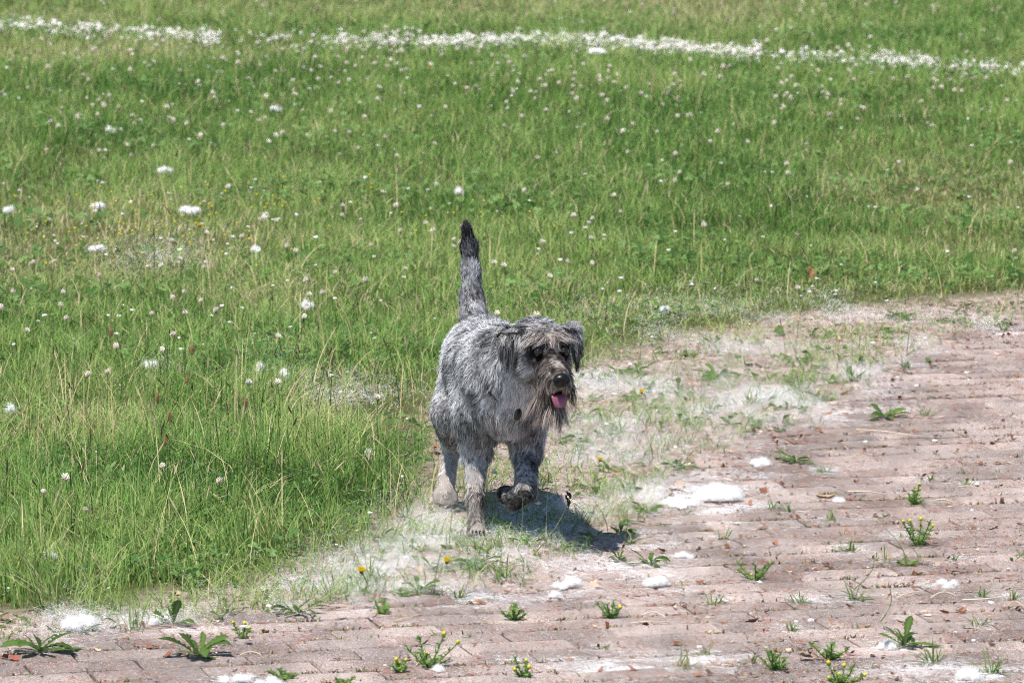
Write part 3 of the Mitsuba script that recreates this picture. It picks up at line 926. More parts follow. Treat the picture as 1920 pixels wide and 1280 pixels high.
# nose with nostrils, eyes, tongue, mouth, collar with tag, claws
nv = ico3.vertices * [1, 1, 1]
nv = np.column_stack([nv[:, 0] * .0145, nv[:, 1] * .0190 * (1 - 0.18 * (nv[:, 2] < 0) * -nv[:, 2]), nv[:, 2] * .0150])
for sgn in (-1, 1):
    dd = np.linalg.norm(nv - np.array([.0115, sgn * .0085, -.002]), axis=1)
    nv -= (np.array([.0075, 0, 0])[None] * np.exp(-(dd / .0042) ** 2)[:, None])
nv[:, 0] -= 0.0025 * np.exp(-(nv[:, 1] / .002) ** 2) * (nv[:, 2] < .004)
NC = Hd(.176, 0, -.040)
put('dog__nose', NC + nv[:, :1] * HF + nv[:, 1:2] * HR + nv[:, 2:] * HU, ico3.faces, 'mat_nose', np.tile([.006, .006, .007], (len(nv), 1)), smooth=True)
say('dog__nose', 'wet black nose')
for sgn in (-1, 1):
    E = Hd(.099, sgn * .0285, .010)
    put(numbered('dog__eye'), E + ico2.vertices * 0.0092, ico2.faces, 'mat_gloss', np.tile([.008, .005, .004], (len(ico2.vertices), 1)), smooth=True)
rows, cols = 9, 7
vv, uu = np.linspace(0, 1, rows), np.linspace(-1, 1, cols)
cf, cu = np.interp(vv, [0, .5, .75, 1], [.075, .140, .160, .166]), np.interp(vv, [0, .5, .75, 1], [-.066, -.068, -.076, -.097])
tw = np.interp(vv, [0, .5, .8, 1], [.011, .0160, .0168, .0110])
grid = np.stack([np.repeat(cf[:, None], cols, 1), tw[:, None] * uu[None], cu[:, None] + 0.003 * (uu[None] ** 2) - 0.002 + 0 * vv[:, None]], -1).reshape(-1, 3)
ii, jj = np.meshgrid(np.arange(rows - 1), np.arange(cols - 1), indexing='ij')
a = (ii * cols + jj).ravel()
Fq = np.vstack([np.stack([a, a + 1, a + cols + 1], 1), np.stack([a, a + cols + 1, a + cols], 1)])
top = HC + grid[:, :1] * HF + grid[:, 1:2] * HR + grid[:, 2:] * HU
nn = np.array(trimesh.Trimesh(top, Fq, process=False).vertex_normals)
if (nn @ (HU + HF)).mean() < 0:
    Fq, nn = Fq[:, ::-1], -nn
nV = len(top)
rim = np.array(list(range(cols)) + [k * cols + cols - 1 for k in range(1, rows)] + [(rows - 1) * cols + k for k in range(cols - 2, -1, -1)] + [k * cols for k in range(rows - 2, 0, -1)])
nx_ = np.roll(rim, -1)
put('dog__tongue', np.vstack([top, top - nn * 0.005]), np.vstack([Fq, Fq[:, ::-1] + nV, np.stack([rim, nx_, nx_ + nV], 1), np.stack([rim, nx_ + nV, rim + nV], 1)]), 'mat_wet',
    np.tile([0.22, 0.070, 0.105], (2 * nV, 1)), smooth=True)
say('dog__tongue', 'pink tongue hanging out')
mv = ico2.vertices * [.045, .021, .016]
MC = Hd(.105, 0, -.072)
put('dog__mouth', MC + mv[:, :1] * HF + mv[:, 1:2] * HR + mv[:, 2:] * HU, ico2.faces, 'mat_matte', np.tile([.030, .012, .012], (len(mv), 1)), smooth=True)
say('dog__mouth', 'dark inside of the open mouth')
ca = np.linspace(0, 2 * np.pi, 25)[:-1]
cc = lerp(D(955, 712, -.03), D(985, 690, -.11), 0.45)
cax = unit(D(990, 676, -.12) - D(945, 705, -.01))
cs = unit(np.cross(cax, [0, 0, 1.0])); ct_ = np.cross(cs, cax)
ring = cc + 0.078 * (np.cos(ca)[:, None] * cs + np.sin(ca)[:, None] * ct_)
cv = np.vstack([ring + cax * 0.008, ring - cax * 0.008, ring * 1 + cax * 0.008 + unit(ring - cc) * 0.003, ring - cax * 0.008 + unit(ring - cc) * 0.003])
k = np.arange(24); k2 = (k + 1) % 24
cf_ = np.vstack([np.stack(t_, 1) for t_ in ((k, k2, k2 + 24), (k, k2 + 24, k + 24), (k + 48, k2 + 72, k2 + 48), (k + 48, k + 72, k2 + 72), (k, k2 + 48, k2), (k, k + 48, k2 + 48), (k + 24, k2 + 24, k2 + 72), (k + 24, k2 + 72, k + 72))])
put('dog__collar', cv, cf_, 'mat_wet', np.tile([.012, .012, .013], (len(cv), 1)))
say('dog__collar', 'black collar half hidden in the coat')
tg = ico2.vertices * [.0085, .0028, .0135]
tg = np.sign(tg) * np.abs(tg)
tp = D(971, 777, -.165)
ty = math.radians(20)
tg = np.column_stack([tg[:, 0] * math.cos(.3) + tg[:, 2] * math.sin(.3), tg[:, 1], -tg[:, 0] * math.sin(.3) + tg[:, 2] * math.cos(.3)])
put('dog__collar__tag', tp + tg[:, :1] * HR - tg[:, 1:2] * HF + tg[:, 2:] * HU, ico2.faces, 'mat_wet', np.tile([.012, .012, .013], (len(tg), 1)), smooth=True)
say('dog__collar__tag', 'dark oval tag under the chin')
for (pu, pv, pdy), dirv in (((897, 999, -.060), DF * .8 + down * .6), ((834, 938, .300), DF * .3 + down), ((950, 915, .045), unit(D(947, 908, .06) - D(960, 930, .0)))):
    c0 = D(pu, pv, pdy)
    sidev = unit(np.cross(dirv, [0, 0, 1.0])) if abs(unit(dirv)[2]) < .95 else HR
    for o in (-.012, -.004, .004, .012):
        b0 = c0 + sidev * o
        v_, f_ = tube([b0 - unit(dirv) * .006, b0 + unit(dirv) * .006, b0 + unit(dirv) * .012 + down * .003], [.0030, .0026, .0006], 6)
        put(numbered('dog__claw'), v_, f_, 'mat_wet', np.tile([.018, .015, .014], (len(v_), 1)))
print('dog body', len(bf))

# ------------------------------------------------------------------ weeds
def leaf_mesh(r, base, az, length, width, elev, droop, teeth, rows=15, fold=0.35):
    t = np.linspace(0, 1, rows)
    d = np.array([math.cos(az), math.sin(az), 0])
    s = np.array([-d[1], d[0], 0])
    c = base + d * (length * (t * math.cos(elev)))[:, None] + np.array([0, 0, 1.0]) * (length * (t * math.sin(elev) - droop * t ** 2))[:, None] + s * (r.normal(0, .08) * length * t ** 2)[:, None]
    prof = np.interp(t, [0, .12, .35, .68, .88, 1], [.16, .18, .55, 1.0, .72, .05])
    if teeth:
        prof = prof * np.where(np.arange(rows) % 2 == 0, 0.62 + 0.2 * t, 1.0 + 0.1 * r.rand(rows))
        prof[-1] = .04
    w = width * 0.5 * prof
    twist = r.normal(0, 0.4)
    sw = unit(s + np.array([0, 0, twist]))
    up = np.array([0, 0, 1.0])
    L_, R_ = c - sw * w[:, None] + up * (fold * w)[:, None], c + sw * w[:, None] + up * (fold * w)[:, None]
    if teeth:
        back = -d * (length * 0.035) * (np.arange(rows) % 2 == 1)[:, None]
        L_, R_ = L_ + back, R_ + back
    V = np.stack([L_, c, R_], 1).reshape(-1, 3)
    V[:, 2] = np.maximum(V[:, 2], 0.003 + 0.001 * r.rand())
    F = []
    for k in range(rows - 1):
        a = 3 * k
        F += [[a, a + 1, a + 4], [a, a + 4, a + 3], [a + 1, a + 2, a + 5], [a + 1, a + 5, a + 4]]
    g = lerp([0.038, 0.098, 0.022], [0.105, 0.205, 0.045], r.rand())
    C = np.repeat((g[None] * np.linspace(1.15, 0.95, rows)[:, None])[:, None], 3, 1)
    C[:, 1] = lerp(C[:, 1], [0.20, 0.25, 0.10], 0.45)
    return V, np.array(F), C.reshape(-1, 3)


def flower_head(r, c, size, kind):
    if kind == 'ray':               # many narrow yellow rays in layers
        parts = []
        for lay in range(3):
            for k in range(14):
                a = 2 * np.pi * (k + .5 * lay) / 14 + r.normal(0, .05)
                d = np.array([math.cos(a), math.sin(a), 0]); s_ = np.array([-d[1], d[0], 0])
                R_ = size * (1 - .25 * lay)
                z = np.array([0, 0, size * (.25 + .25 * lay)])
                v = np.array([c + s_ * size * .09 + d * size * .15, c - s_ * size * .09 + d * size * .15, c + d * R_ * .8 + s_ * size * .11 + z * .7, c + d * R_ * .8 - s_ * size * .11 + z * .7, c + d * R_ + z])
                parts.append((v, np.array([[0, 1, 3], [0, 3, 2], [2, 3, 4]]), np.array([0.76, 0.56, 0.03]) * r.uniform(.85, 1.1)))
        parts.append((ico1.vertices * size * .3 + c - [0, 0, size * .15], ico1.faces, np.array([.08, .15, .04])))
        return join(parts)
    v = ico2.vertices * [1, 1, 1.15]
    v = v * (1 + 0.10 * np.sin(v[:, :1] * 19) * np.sin(v[:, 1:2] * 17 + v[:, 2:] * 13)) * size + c
    cc_ = lerp([0.30, 0.34, 0.05], [0.66, 0.52, 0.05], sstep(-.5, .6, ico2.vertices[:, 2])[:, None])
    return v, ico2.faces, cc_


def dandelion(u, v, size, label, flower=None, seed=0, n=None, up=0.5):
    r = RS(1000 + seed)
    base = G(u, v)
    base[2] = max(0.0, ground_z(base[None, :2])[0])
    key = numbered('dandelion_plant')
    labels[key] = {'label': label, 'category': 'weed'}
    n = n or r.randint(9, 15)
    for k in range(n):
        az = 2 * np.pi * (k + r.uniform(-.3, .3)) / n
        L = size * r.uniform(.45, 1.0)
        V, F, C = leaf_mesh(r, base + np.array([r.normal(0, .004), r.normal(0, .004), 0]), az, L, L * r.uniform(.20, .30), r.uniform(.25, 1.05) * up * 2, r.uniform(.15, .65), True)
        put(numbered(key + '__leaf'), V, F, 'mat_leaf', C, smooth=True)
    if flower:
        top = G(*flower[:2])
        h = flower[2]
        top = at(flower[0], flower[1], base[1] + flower[3])
        V, F = tube([base, lerp(base, top, .5) + [0, 0, .01], top], [.0016, .0014, .0013], 6)
        sk = numbered(key + '__flower_stalk')
        put(sk, V, F, 'mat_matte', np.tile([.12, .19, .06], (len(V), 1)))
        V, F, C = flower_head(r, top, h, 'ray')
        put(sk + '__flower_head', V, F, 'mat_leaf', C)
    return key


DAND = [
    (75, 1222, .115, 'large dandelion plant at the bottom left edge of the path, left of another', None),
    (370, 1228, .115, 'broad dandelion plant lying on the pavers below the grass, second from the left corner', None),
    (322, 1172, .075, 'small upright dandelion plant beside the white fluff at the path edge on the left', None),
    (895, 1062, .085, 'dandelion plant with a yellow flower just below the planted front paw', (838, 1052, .013, -.06)),
    (785, 1112, .075, 'dandelion plant half veiled in white fluff left of the mayweed sprig by the path edge', None),
    (990, 1022, .060, 'low dandelion plant at the left end of the shadow below the lifted paw', None),
    (1160, 1003, .065, 'dark dandelion plant at the right tip of the shadow on the ground', None),
    (1160, 1050, .060, 'small dandelion plant with one upright leaf under the right tip of the shadow', None),
    (1220, 1058, .075, 'dandelion plant in thin fluff above the white clump on the path edge', None),
    (1290, 964, .040, 'tiny weed with one round upright leaf in front of the largest fluff clump', None),
    (1215, 962, .060, 'flat dandelion plant left of the largest fluff clump', None),
    (1270, 878, .075, 'dandelion plant spread flat on bare ground above the largest fluff clump', None),
    (1345, 706, .110, 'largest green dandelion plant on the bare strip beyond the dog', None),
    (1195, 700, .075, 'dandelion plant at the lawn edge right beside the head of the dog', None),
    (1495, 866, .085, 'dandelion plant on the pavers right of the middle, above the bare joints', None),
    (1535, 752, .080, 'dark dandelion plant deep in the fluff bank on the right', None),
    (1660, 782, .080, 'dandelion plant on the outer edge of the fluff bank by the pavers on the right', None),
    (1690, 600, .070, 'dandelion plant at the far end of the lawn edge on the right', None),
    (1100, 785, .065, 'dandelion plant close behind the beard of the dog on the bare ground', None),
    (1695, 1212, .085, 'dandelion plant with bright upright leaves beside a fluff clump at the lower right', None),
    (1140, 884, .060, 'dandelion plant with a yellow flower on the bare ground right of the dog', (1125, 862, .010, 0)),
    (1215, 762, .050, 'small dandelion plant with a yellow flower on the bare strip beyond the dog', (1203, 735, .010, 0)),
    (1655, 975, .040, 'small dark weed lying flat on the pavers left of the tall forked mayweed', None),
    (1790, 605, .060, 'small dandelion plant in fluff at the far right edge of the path', None),
    (1895, 1052, .045, 'small dark weed at the right border of the picture on the pavers', None),
    (560, 1150, .060, 'small dandelion plant in fluff at the near lawn edge left of the middle', None)]
for k, (u, v, s_, lab, fl_) in enumerate(DAND):
    dandelion(u, v, s_, lab, fl_, seed=k, n=3 if s_ < .046 else None, up=0.62 if 'upright' in lab else 0.42)


def mayweed(u, v, height, spread, stems, label, heads, seed):
    r = RS(2000 + seed)
    base = G(u, v)
    base[2] = max(-0.004, ground_z(base[None, :2])[0])
    key = numbered('mayweed_plant')
    labels[key] = {'label': label, 'category': 'weed'}
    for k in range(stems):
        a = 2 * np.pi * (k + r.rand() * .6) / stems
        out = spread * r.uniform(.35, 1.45)
        h = height * r.uniform(.30, .95)
        top = base + np.array([math.cos(a) * out, math.sin(a) * out, h])
        t = np.linspace(0, 1, 5)
        line = base + (top - base) * np.column_stack([t ** .8, t ** .8, t])
        V, F = tube(line, [.0013, .0012, .0011, .0010, .0009], 5)
        sk = numbered(key + '__stem')
        put(sk, V, F, 'mat_matte', np.tile([.10, .17, .05], (len(V), 1)))
        m = int(64 * max(.5, h / .07))
        tt = r.uniform(.1, 1.0, m)
        root = np.column_stack([np.interp(tt, t, line[:, q_]) for q_ in range(3)])
        dr_ = unit(np.column_stack([r.normal(0, 1, (m, 2)), r.uniform(.1, 1.1, m)]))
        L = r.uniform(.008, .019, m) * (1.1 - .45 * tt)
        pts = root[:, None] + dr_[:, None] * (L[:, None] * np.linspace(0, 1, 3))[..., None] - np.array([0, 0, 1.0]) * (L[:, None] * .15 * np.linspace(0, 1, 3) ** 2)[..., None]
        sd = unit(np.cross(dr_, r.normal(0, 1, (m, 3))))
        g = lerp([.085, .18, .045], [.27, .40, .12], r.rand(m, 1))
        A = ribbons(pts, sd, np.tile([.0022, .0026, .0], (m, 1)), np.repeat(g[:, None], 3, 1), blend=.35)
        put(sk + '__foliage', A[0], A[1], 'mat_leaf', A[2], A[3])
        if k < heads:
            V, F, C = flower_head(r, top + [0, 0, .001], .0034 * r.uniform(.85, 1.2), 'dome')
            put(sk + '__flower_head', V, F, 'mat_matte', C)


MAY = [
    (1722, 1022, .070, .034, 6, 'tall forked mayweed with yellow buds standing alone on the pavers at the right', 4),
    (1716, 945, .052, .018, 6, 'compact dark green mayweed on the pavers above the tall forked one', 2),
    (1417, 1086, .052, .038, 6, 'bright green mayweed on the pavers right of the white clump by the path edge', 0),
    (1453, 1255, .048, .024, 8, 'bushy round mayweed at the lower right of the pavers', 0),
    (1557, 1236, .042, .030, 7, 'mayweed beside a dark curled leaf at the lower right', 0),
    (1575, 1284, .055, .034, 8, 'mayweed with a yellow cluster of buds cut by the bottom border', 5),
    (803, 1248, .068, .040, 9, 'largest mayweed with yellow buds near the bottom, left of the middle', 3),
    (752, 1258, .035, .016, 5, 'small mayweed just left of the largest mayweed at the bottom', 3),
    (984, 1268, .044, .018, 5, 'slender mayweed with yellow buds near the bottom in the middle', 3),
    (964, 1160, .040, .018, 7, 'small dense mayweed on the path edge below the dog', 0),
    (1146, 1157, .038, .022, 6, 'small open mayweed on the pavers right of the dense one below the dog', 1),
    (718, 1150, .035, .016, 5, 'small mayweed sprig in the fluff at the path edge left of the middle', 0),
    (535, 1270, .022, .026, 6, 'low flat mayweed at the bottom left on the pavers', 0),
    (455, 1196, .045, .014, 3, 'thin mayweed with yellow buds beside the broad dandelion at the left', 3),
    (1705, 1060, .025, .020, 5, 'low mayweed on the pavers below the tall forked one', 0),
    (645, 1285, .022, .024, 5, 'low mayweed cut by the bottom border on the left', 0)]
for k, m_ in enumerate(MAY):
    mayweed(*m_, seed=k)


def tuft_mesh(r, base, n, L, W, pale):
    az = r.uniform(0, 6.28, n)
    el = r.uniform(.35, 1.3, n)
    l = L * r.uniform(.5, 1.15, n)
    t = np.linspace(0, 1, 4)
    d = np.column_stack([np.cos(az), np.sin(az), np.zeros(n)])
    off = (l * np.cos(el))[:, None] * t
    upz = (l * np.sin(el))[:, None] * t - (l * .25)[:, None] * t ** 2
    pts = base + np.column_stack([r.normal(0, L * .10, n), r.normal(0, L * .10, n), np.zeros(n)])[:, None] + d[:, None] * off[..., None] + np.array([0, 0, 1.0]) * np.maximum(upz, .001)[..., None]
    sd = unit(np.cross(d, [0, 0, 1.0]) + r.normal(0, .3, (n, 3)))
    g = lerp([.06, .14, .035], [.16, .24, .075], r.rand(n, 1))
    g = np.where(r.rand(n, 1) < pale, np.array([[.38, .34, .20]]), g)
    return ribbons(pts, sd, np.tile(np.array([.8, 1, .8, .2]) * W, (n, 1)), np.repeat(g[:, None], 4, 1), blend=.4)


TUFTS = [(1610, 1125, .075, 34, .2), (1500, 1130, .050, 26, .1), (1485, 1182, .040, 22, .3), (1590, 1032, .055, 30, .1), (1655, 1052, .055, 16, .5), (1340, 1133, .060, 18, .1), (1285, 1250, .075, 24, .5),
         (1315, 1228, .045, 16, .1), (1745, 900, .035, 16, .1), (1810, 910, .040, 22, .1), (1840, 1118, .045, 16, .2), (1900, 1122, .040, 18, .3), (1830, 1172, .050, 20, .2), (1450, 955, .045, 20, .2), (1480, 960, .04, 16, .3),
         (1560, 975, .045, 24, .2), (1545, 885, .050, 22, .2), (960, 1240, .030, 12, .5), (880, 1195, .028, 14, .3), (820, 1192, .030, 16, .2), (1280, 1098, .030, 12, .6), (940, 1088, .11, 22, .35), (1065, 1000, .070, 18, .1),
         (1180, 1020, .080, 16, .2), (1030, 985, .060, 16, .05), (1100, 985, .060, 14, .05), (1410, 1240, .045, 14, .5), (1750, 1240, .075, 26, .2), (1860, 1262, .075, 28, .2), (1690, 1008, .03, 10, .4), (1090, 1270, .03, 12, .3),
         (1135, 1215, .030, 14, .4), (1560, 590, .06, 26, .2), (1735, 780, .07, 18, .2), (1500, 735, .09, 40, .1), (1410, 760, .08, 36, .1), (1600, 715, .08, 26, .1), (1240, 640, .06, 26, .2), (1180, 930, .07, 20, .2), (1090, 850, .06, 20, .2),
         (1330, 775, .07, 20, .1), (1120, 720, .06, 24, .2), (1700, 690, .06, 20, .1), (1880, 620, .05, 20, .2), (1360, 1010, .055, 14, .3), (1790, 1050, .025, 10, .1), (1870, 985, .02, 10, .2), (620, 1120, .07, 24, .3), (700, 1090, .08, 24, .3),
         (860, 1120, .05, 18, .2), (760, 1050, .07, 22, .3), (420, 1150, .07, 22, .3), (250, 1180, .07, 20, .3)]
MARKS = [(1722, 1022, 'the tall forked mayweed'), (1716, 945, 'the compact dark mayweed'), (1417, 1086, 'the bright mayweed beside the edge clump'), (1453, 1255, 'the bushy round mayweed'), (1575, 1284, 'the bottom mayweed with yellow buds'),
         (803, 1248, 'the largest mayweed'), (984, 1268, 'the slender mayweed near the bottom'), (964, 1160, 'the small dense mayweed below the dog'), (1146, 1157, 'the small open mayweed'), (1345, 935, 'the largest fluff clump'),
         (1243, 1100, 'the white clump under the shadow tip'), (1066, 1101, 'the pair of fluff clumps below the dog'), (148, 1180, 'the big bottom left fluff clump'), (370, 1228, 'the broad dandelion at the left'),
         (895, 1006, 'the planted front paw'), (1160, 1003, 'the dark dandelion at the shadow tip'), (1345, 706, 'the largest dandelion beyond the dog'), (1495, 866, 'the dandelion on the pavers'), (1535, 752, 'the dark dandelion in the fluff bank'),
         (1660, 782, 'the dandelion at the fluff bank edge'), (1695, 1212, 'the bright upright dandelion at lower right'), (1822, 1272, 'the bottom right fluff clump'), (1770, 1098, 'the flat fluff patch above dry straw'), (1195, 700, 'the dandelion beside the head of the dog'),
         (1690, 600, 'the far dandelion at the lawn edge'), (785, 1112, 'the dandelion half veiled in fluff'), (718, 1150, 'the mayweed sprig in the fluff'), (1215, 762, 'the small yellow flowered dandelion')]
TUFT_SAID = set()
for k, (u, v, L, n_, pale) in enumerate(TUFTS):
    b = G(u, v)
    b[2] = max(-.004, ground_z(b[None, :2])[0])
    V, F, C, N = tuft_mesh(RS(3000 + k), b, n_, L, .0026, pale)
    key = numbered('grass_tuft')
    put(key, V, F, 'mat_leaf', C, N)
    near_ = sorted((math.hypot((x_ - u) * 1.0, (y_ - v) * 2.2), nick, 'left of' if x_ > u + 25 else 'right of' if x_ < u - 25 else 'behind' if y_ > v else 'in front of') for x_, y_, nick in MARKS)
    lab = next((f'splayed grass tuft {w_} {nick}' for dist, nick, w_ in near_ if dist < 330 and f'splayed grass tuft {w_} {nick}' not in TUFT_SAID), None)
    TUFT_SAID.add(lab)
    say(key, lab or 'small splayed grass tuft growing on the bare ground or between pavers', 'grass tuft', 'grass tufts on the bare strip and the path')

# one tall flowering grass stem in front of the shadow, and ribwort heads in the lawn
for k, (u, v, u2, v2, lab) in enumerate([(1000, 1040, 1070, 925, 'single tall grass stem with a dark seed head leaning in front of the shadow'),
                                        (1700, 1062, 1660, 990, 'curved dry grass stem leaning towards the small dark weed on the pavers'),
                                        (1600, 1105, 1640, 1045, 'pale grass stem sticking up from a tuft on the pavers at the right'),
                                        (1650, 1165, 1668, 1100, 'green grass stem sticking up at the lower right of the pavers'),
                                        (1718, 1062, 1702, 1020, 'dark curved grass blade just below the tall forked mayweed')]):
    b = G(u, v); top = at(u2, v2, b[1] + .01)
    line = lerp(b, top, np.linspace(0, 1, 6)[:, None]) + np.array([1.0, 0, 0]) * (0.012 * np.sin(np.linspace(0, np.pi, 6)))[:, None]
    V, F = tube(line, np.linspace(.0013, .0008, 6), 5)
    key = numbered('tall_grass')
    parts = [(V, F, np.array([.16, .20, .08]))]
    if k == 0:
        r = RS(9)
        for q_ in range(9):
            c = lerp(top, line[-2], q_ / 9.0) + r.normal(0, .005, 3)
            parts.append((ico1.vertices * [.0022, .0022, .005] + c, ico1.faces, np.array([.03, .028, .02])))
    V, F, C = join(parts)
    put(key, V, F, 'mat_matte', C)
    say(key, lab, 'tall grass')
for k, (u, v, lab) in enumerate([(352, 712, 'ribwort head on a long pale stem left of the bare patch in the lawn'), (318, 782, 'brown ribwort head low in the left of the lawn'), (310, 825, 'lowest of the brown ribwort heads in the left of the lawn'),
                                (208, 622, 'upper left brown ribwort head in the lawn'), (295, 745, 'ribwort head just left of the long pale stem'), (460, 755, 'ribwort head beside the bare patch in the lawn'),
                                (360, 655, 'topmost ribwort head above the long pale stem')]):
    b = G(u + 20, v + 75); top = at(u, v, b[1])
    V, F = tube([b, lerp(b, top, .5) + [.008, 0, 0], top], [.0013, .0012, .0011], 5)
    hv = ico2.vertices * [.0050, .0050, .0125] * (1 + .12 * np.sin(ico2.vertices[:, 2:] * 25)) + top
    key = numbered('ribwort_flower')
    put(key + '__stem', V, F, 'mat_matte', np.tile([.22, .25, .11], (len(V), 1)))
    put(key + '__seed_head', hv, ico2.faces, 'mat_matte', np.tile([.26, .15, .085], (len(hv), 1)) * RS(k).uniform(.8, 1.2, (len(hv), 1)))
    say(key, lab, 'ribwort')
for k, (u, v, up_, lab) in enumerate([(805, 129, .05, 'single yellow flower in the far lawn below the white fluff line'), (678, 1070, .05, 'yellow flower among the stems at the near lawn edge'), (375, 423, .04, 'yellow flower beside a fluff puff in the dry lawn at the left')]):
    c = G(u, v, up_)
    V, F, C = flower_head(RS(k), c, .013, 'ray')
    st = stem_mesh(c, np.array([c[0] + .004, c[1] + .004, 0]), RS(k), .0012, [.12, .19, .06])
    V, F, C = join([(V, F, C), st])
    key = numbered('yellow_flower')
    put(key, V, F, 'mat_leaf', C)
    say(key, lab, 'flower')

# ------------------------------------------------------------------ white poplar fluff
def fibres(c, r, L, w, up=0.6, out=None, k=4, bright=0.92, flat=1.0):
    """fine curved white fibres round the centres c"""
    n = len(c)
    d = unit(r.normal(0, 1, (n, 3)) * [1, 1, flat])
    bend = unit(np.cross(d, r.normal(0, 1, (n, 3))))
    t = np.linspace(-.5, .5, k)
    pts = c[:, None] + L[:, None, None] * (d[:, None] * t[None, :, None] + bend[:, None] * (.9 * (t ** 2 - .08))[None, :, None])
    pts[..., 2] = np.maximum(pts[..., 2], .001)
    sd = unit(np.cross(d, r.normal(0, 1, (n, 3))))
    ref = np.tile([0, 0, 1.0], (n, 1)) if out is None else out
    ww = np.tile(np.linspace(1, .8, k), (n, 1)) * np.asarray(w).reshape(-1, 1)
    return ribbons(pts, sd, ww, np.ones((n, k, 3)) * np.asarray(bright), shade_n=ref, blend=up)


CLUMPS = [
    (1345, 935, 58, 34, .040, 'largest white fluff clump on the path right of the dog'), (1285, 948, 45, 18, .014, 'flatter left part of fluff beside the largest clump'),
    (1243, 1100, 36, 16, .024, 'white fluff clump at the path edge below the tip of the shadow'), (1066, 1101, 30, 14, .022, 'white fluff clump on the path edge below the dog, upper of a pair'),
    (1041, 1119, 14, 7, .010, 'small fluff puff on the path edge, lower of a pair below the dog'), (148, 1180, 42, 26, .040, 'big white fluff clump at the lawn edge in the bottom left corner'),
    (300, 1170, 24, 11, .018, 'fluff clump behind the small upright dandelion at the left'), (445, 1278, 30, 9, .014, 'left of two flat fluff clumps cut by the bottom border'),
    (505, 1282, 32, 10, .014, 'right of two flat fluff clumps cut by the bottom border'), (825, 1257, 12, 8, .010, 'small fluff puff right of the largest mayweed at the bottom'),
    (1432, 874, 26, 12, .020, 'fluff clump on the pavers beside a dandelion right of the middle'), (1665, 1216, 22, 12, .022, 'fluff clump beside the bright dandelion at the lower right'),
    (1822, 1272, 34, 12, .022, 'fluff clump in the bottom right corner of the path'), (1770, 1098, 26, 8, .010, 'flat fluff patch on the pavers at the right above dry straw'),
    (860, 392, 15, 12, .030, 'bright fluff puff in the lawn just above the tail tip'), (310, 350, 17, 12, .030, 'fluff puff in the dry lawn at the upper left, upper of two'),
    (356, 424, 22, 11, .026, 'fluff puff in the dry lawn at the left beside a yellow flower'), (15, 424, 14, 9, .024, 'fluff puff in the lawn at the left border, upper one'),
    (180, 498, 20, 9, .022, 'low wide fluff puff among dry straw in the left lawn'), (528, 740, 16, 12, .026, 'fluff puff hanging in the grass by the bare patch, right of two'),
    (486, 730, 9, 14, .030, 'narrow fluff wisp in the grass by the bare patch, left of two'), (22, 812, 12, 14, .034, 'fluff puff in the grass at the left border, lower one'),
    (95, 1088, 9, 8, .020, 'small fluff puff in the tall grass above the bottom left clump'), (290, 720, 20, 11, .024, 'fluff puff caught on grass in the middle of the left lawn'),
    (1285, 1045, 18, 7, .012, 'thin fluff patch on the pavers right of the shadow tip'), (185, 415, 18, 8, .020, 'fluff puff on dry straw near the left of the lawn'),
    (498, 435, 8, 6, .020, 'tiny bright fluff puff in the lawn left of the tail'), (1245, 612, 10, 6, .018, 'fluff puff at the lawn edge right of the ears'), (515, 232, 13, 9, .03, 'fluff puff in the far clover at the upper left'),
    (208, 270, 9, 7, .03, 'small fluff puff in the far lawn at the left'), (1120, 122, 20, 8, .035, 'fluff puff just below the far white line'), (1575, 940, 14, 5, .008, 'flat fluff fleck on the pavers beside a piece of bark'),
    (480, 498, 8, 6, .02, 'tiny fluff puff left of the tail base in the lawn'), (690, 890, 7, 8, .025, 'small fluff puff high in the tall grass left of the hind paw'), (575, 605, 12, 7, .022, 'fluff puff in the mid lawn left of the back of the dog')]
FILM = [(150, 1180, 170, 25, .7), (330, 1165, 150, 22, .6), (560, 1122, 140, 30, .9), (690, 1075, 120, 40, 1), (800, 1000, 90, 45, 1), (870, 1055, 140, 45, .9), (900, 1110, 140, 22, 1), (1000, 1005, 140, 30, .8), (1060, 960, 90, 35, .8),
        (1130, 1062, 110, 35, .9), (1200, 1020, 100, 40, .6), (1230, 935, 100, 25, .8), (1320, 940, 110, 30, .8), (1120, 865, 90, 25, .6), (1150, 805, 110, 30, .6), (1100, 725, 90, 25, .6), (1250, 725, 120, 30, .6), (1400, 655, 150, 25, .5),
        (1420, 745, 120, 35, .9), (1560, 765, 150, 30, 1), (1620, 705, 120, 25, .7), (1700, 655, 90, 15, .7), (1880, 617, 60, 12, .8), (1340, 805, 100, 25, .6), (1170, 1252, 150, 22, 2.6), (1310, 1240, 90, 18, 1.8), (1770, 1260, 150, 20, 1.8),
        (1600, 1120, 80, 15, .3), (640, 765, 120, 30, .5), (300, 500, 100, 30, .3), (520, 730, 60, 15, .4), (1500, 600, 400, 22, .3), (1560, 975, 60, 14, .4), (1520, 1125, 50, 12, .5), (1600, 1030, 45, 12, .4), (300, 715, 60, 20, .3), (500, 690, 60, 15, .3),
        (940, 1000, 200, 90, .25), (1250, 820, 300, 120, .25), (700, 1120, 300, 30, .3), (1340, 1125, 40, 10, .5), (1750, 1100, 40, 10, .5)]
r = RS(55)
cs_ = []
for u, v, L, n_, pale in TUFTS:
    FILM.append((u, v - 4, 34, 9, .6))
for u, v, ru, rv, hz, lab in CLUMPS[:14]:
    FILM.append((u, v, ru * 1.7, rv * 1.5, .9))
for u, v, ru, rv, w in FILM:
    c, ex, ey = G(u, v), G(u + ru, v), G(u, v - rv)
    a, b = ex[0] - c[0], ey[1] - c[1]
    n = int(98000 * w * a * b * np.pi * 0.8)
    cs_.append(np.column_stack([c[0] + r.normal(0, .60, n) * a, c[1] + r.normal(0, .60, n) * b]))
Q = np.vstack(cs_)
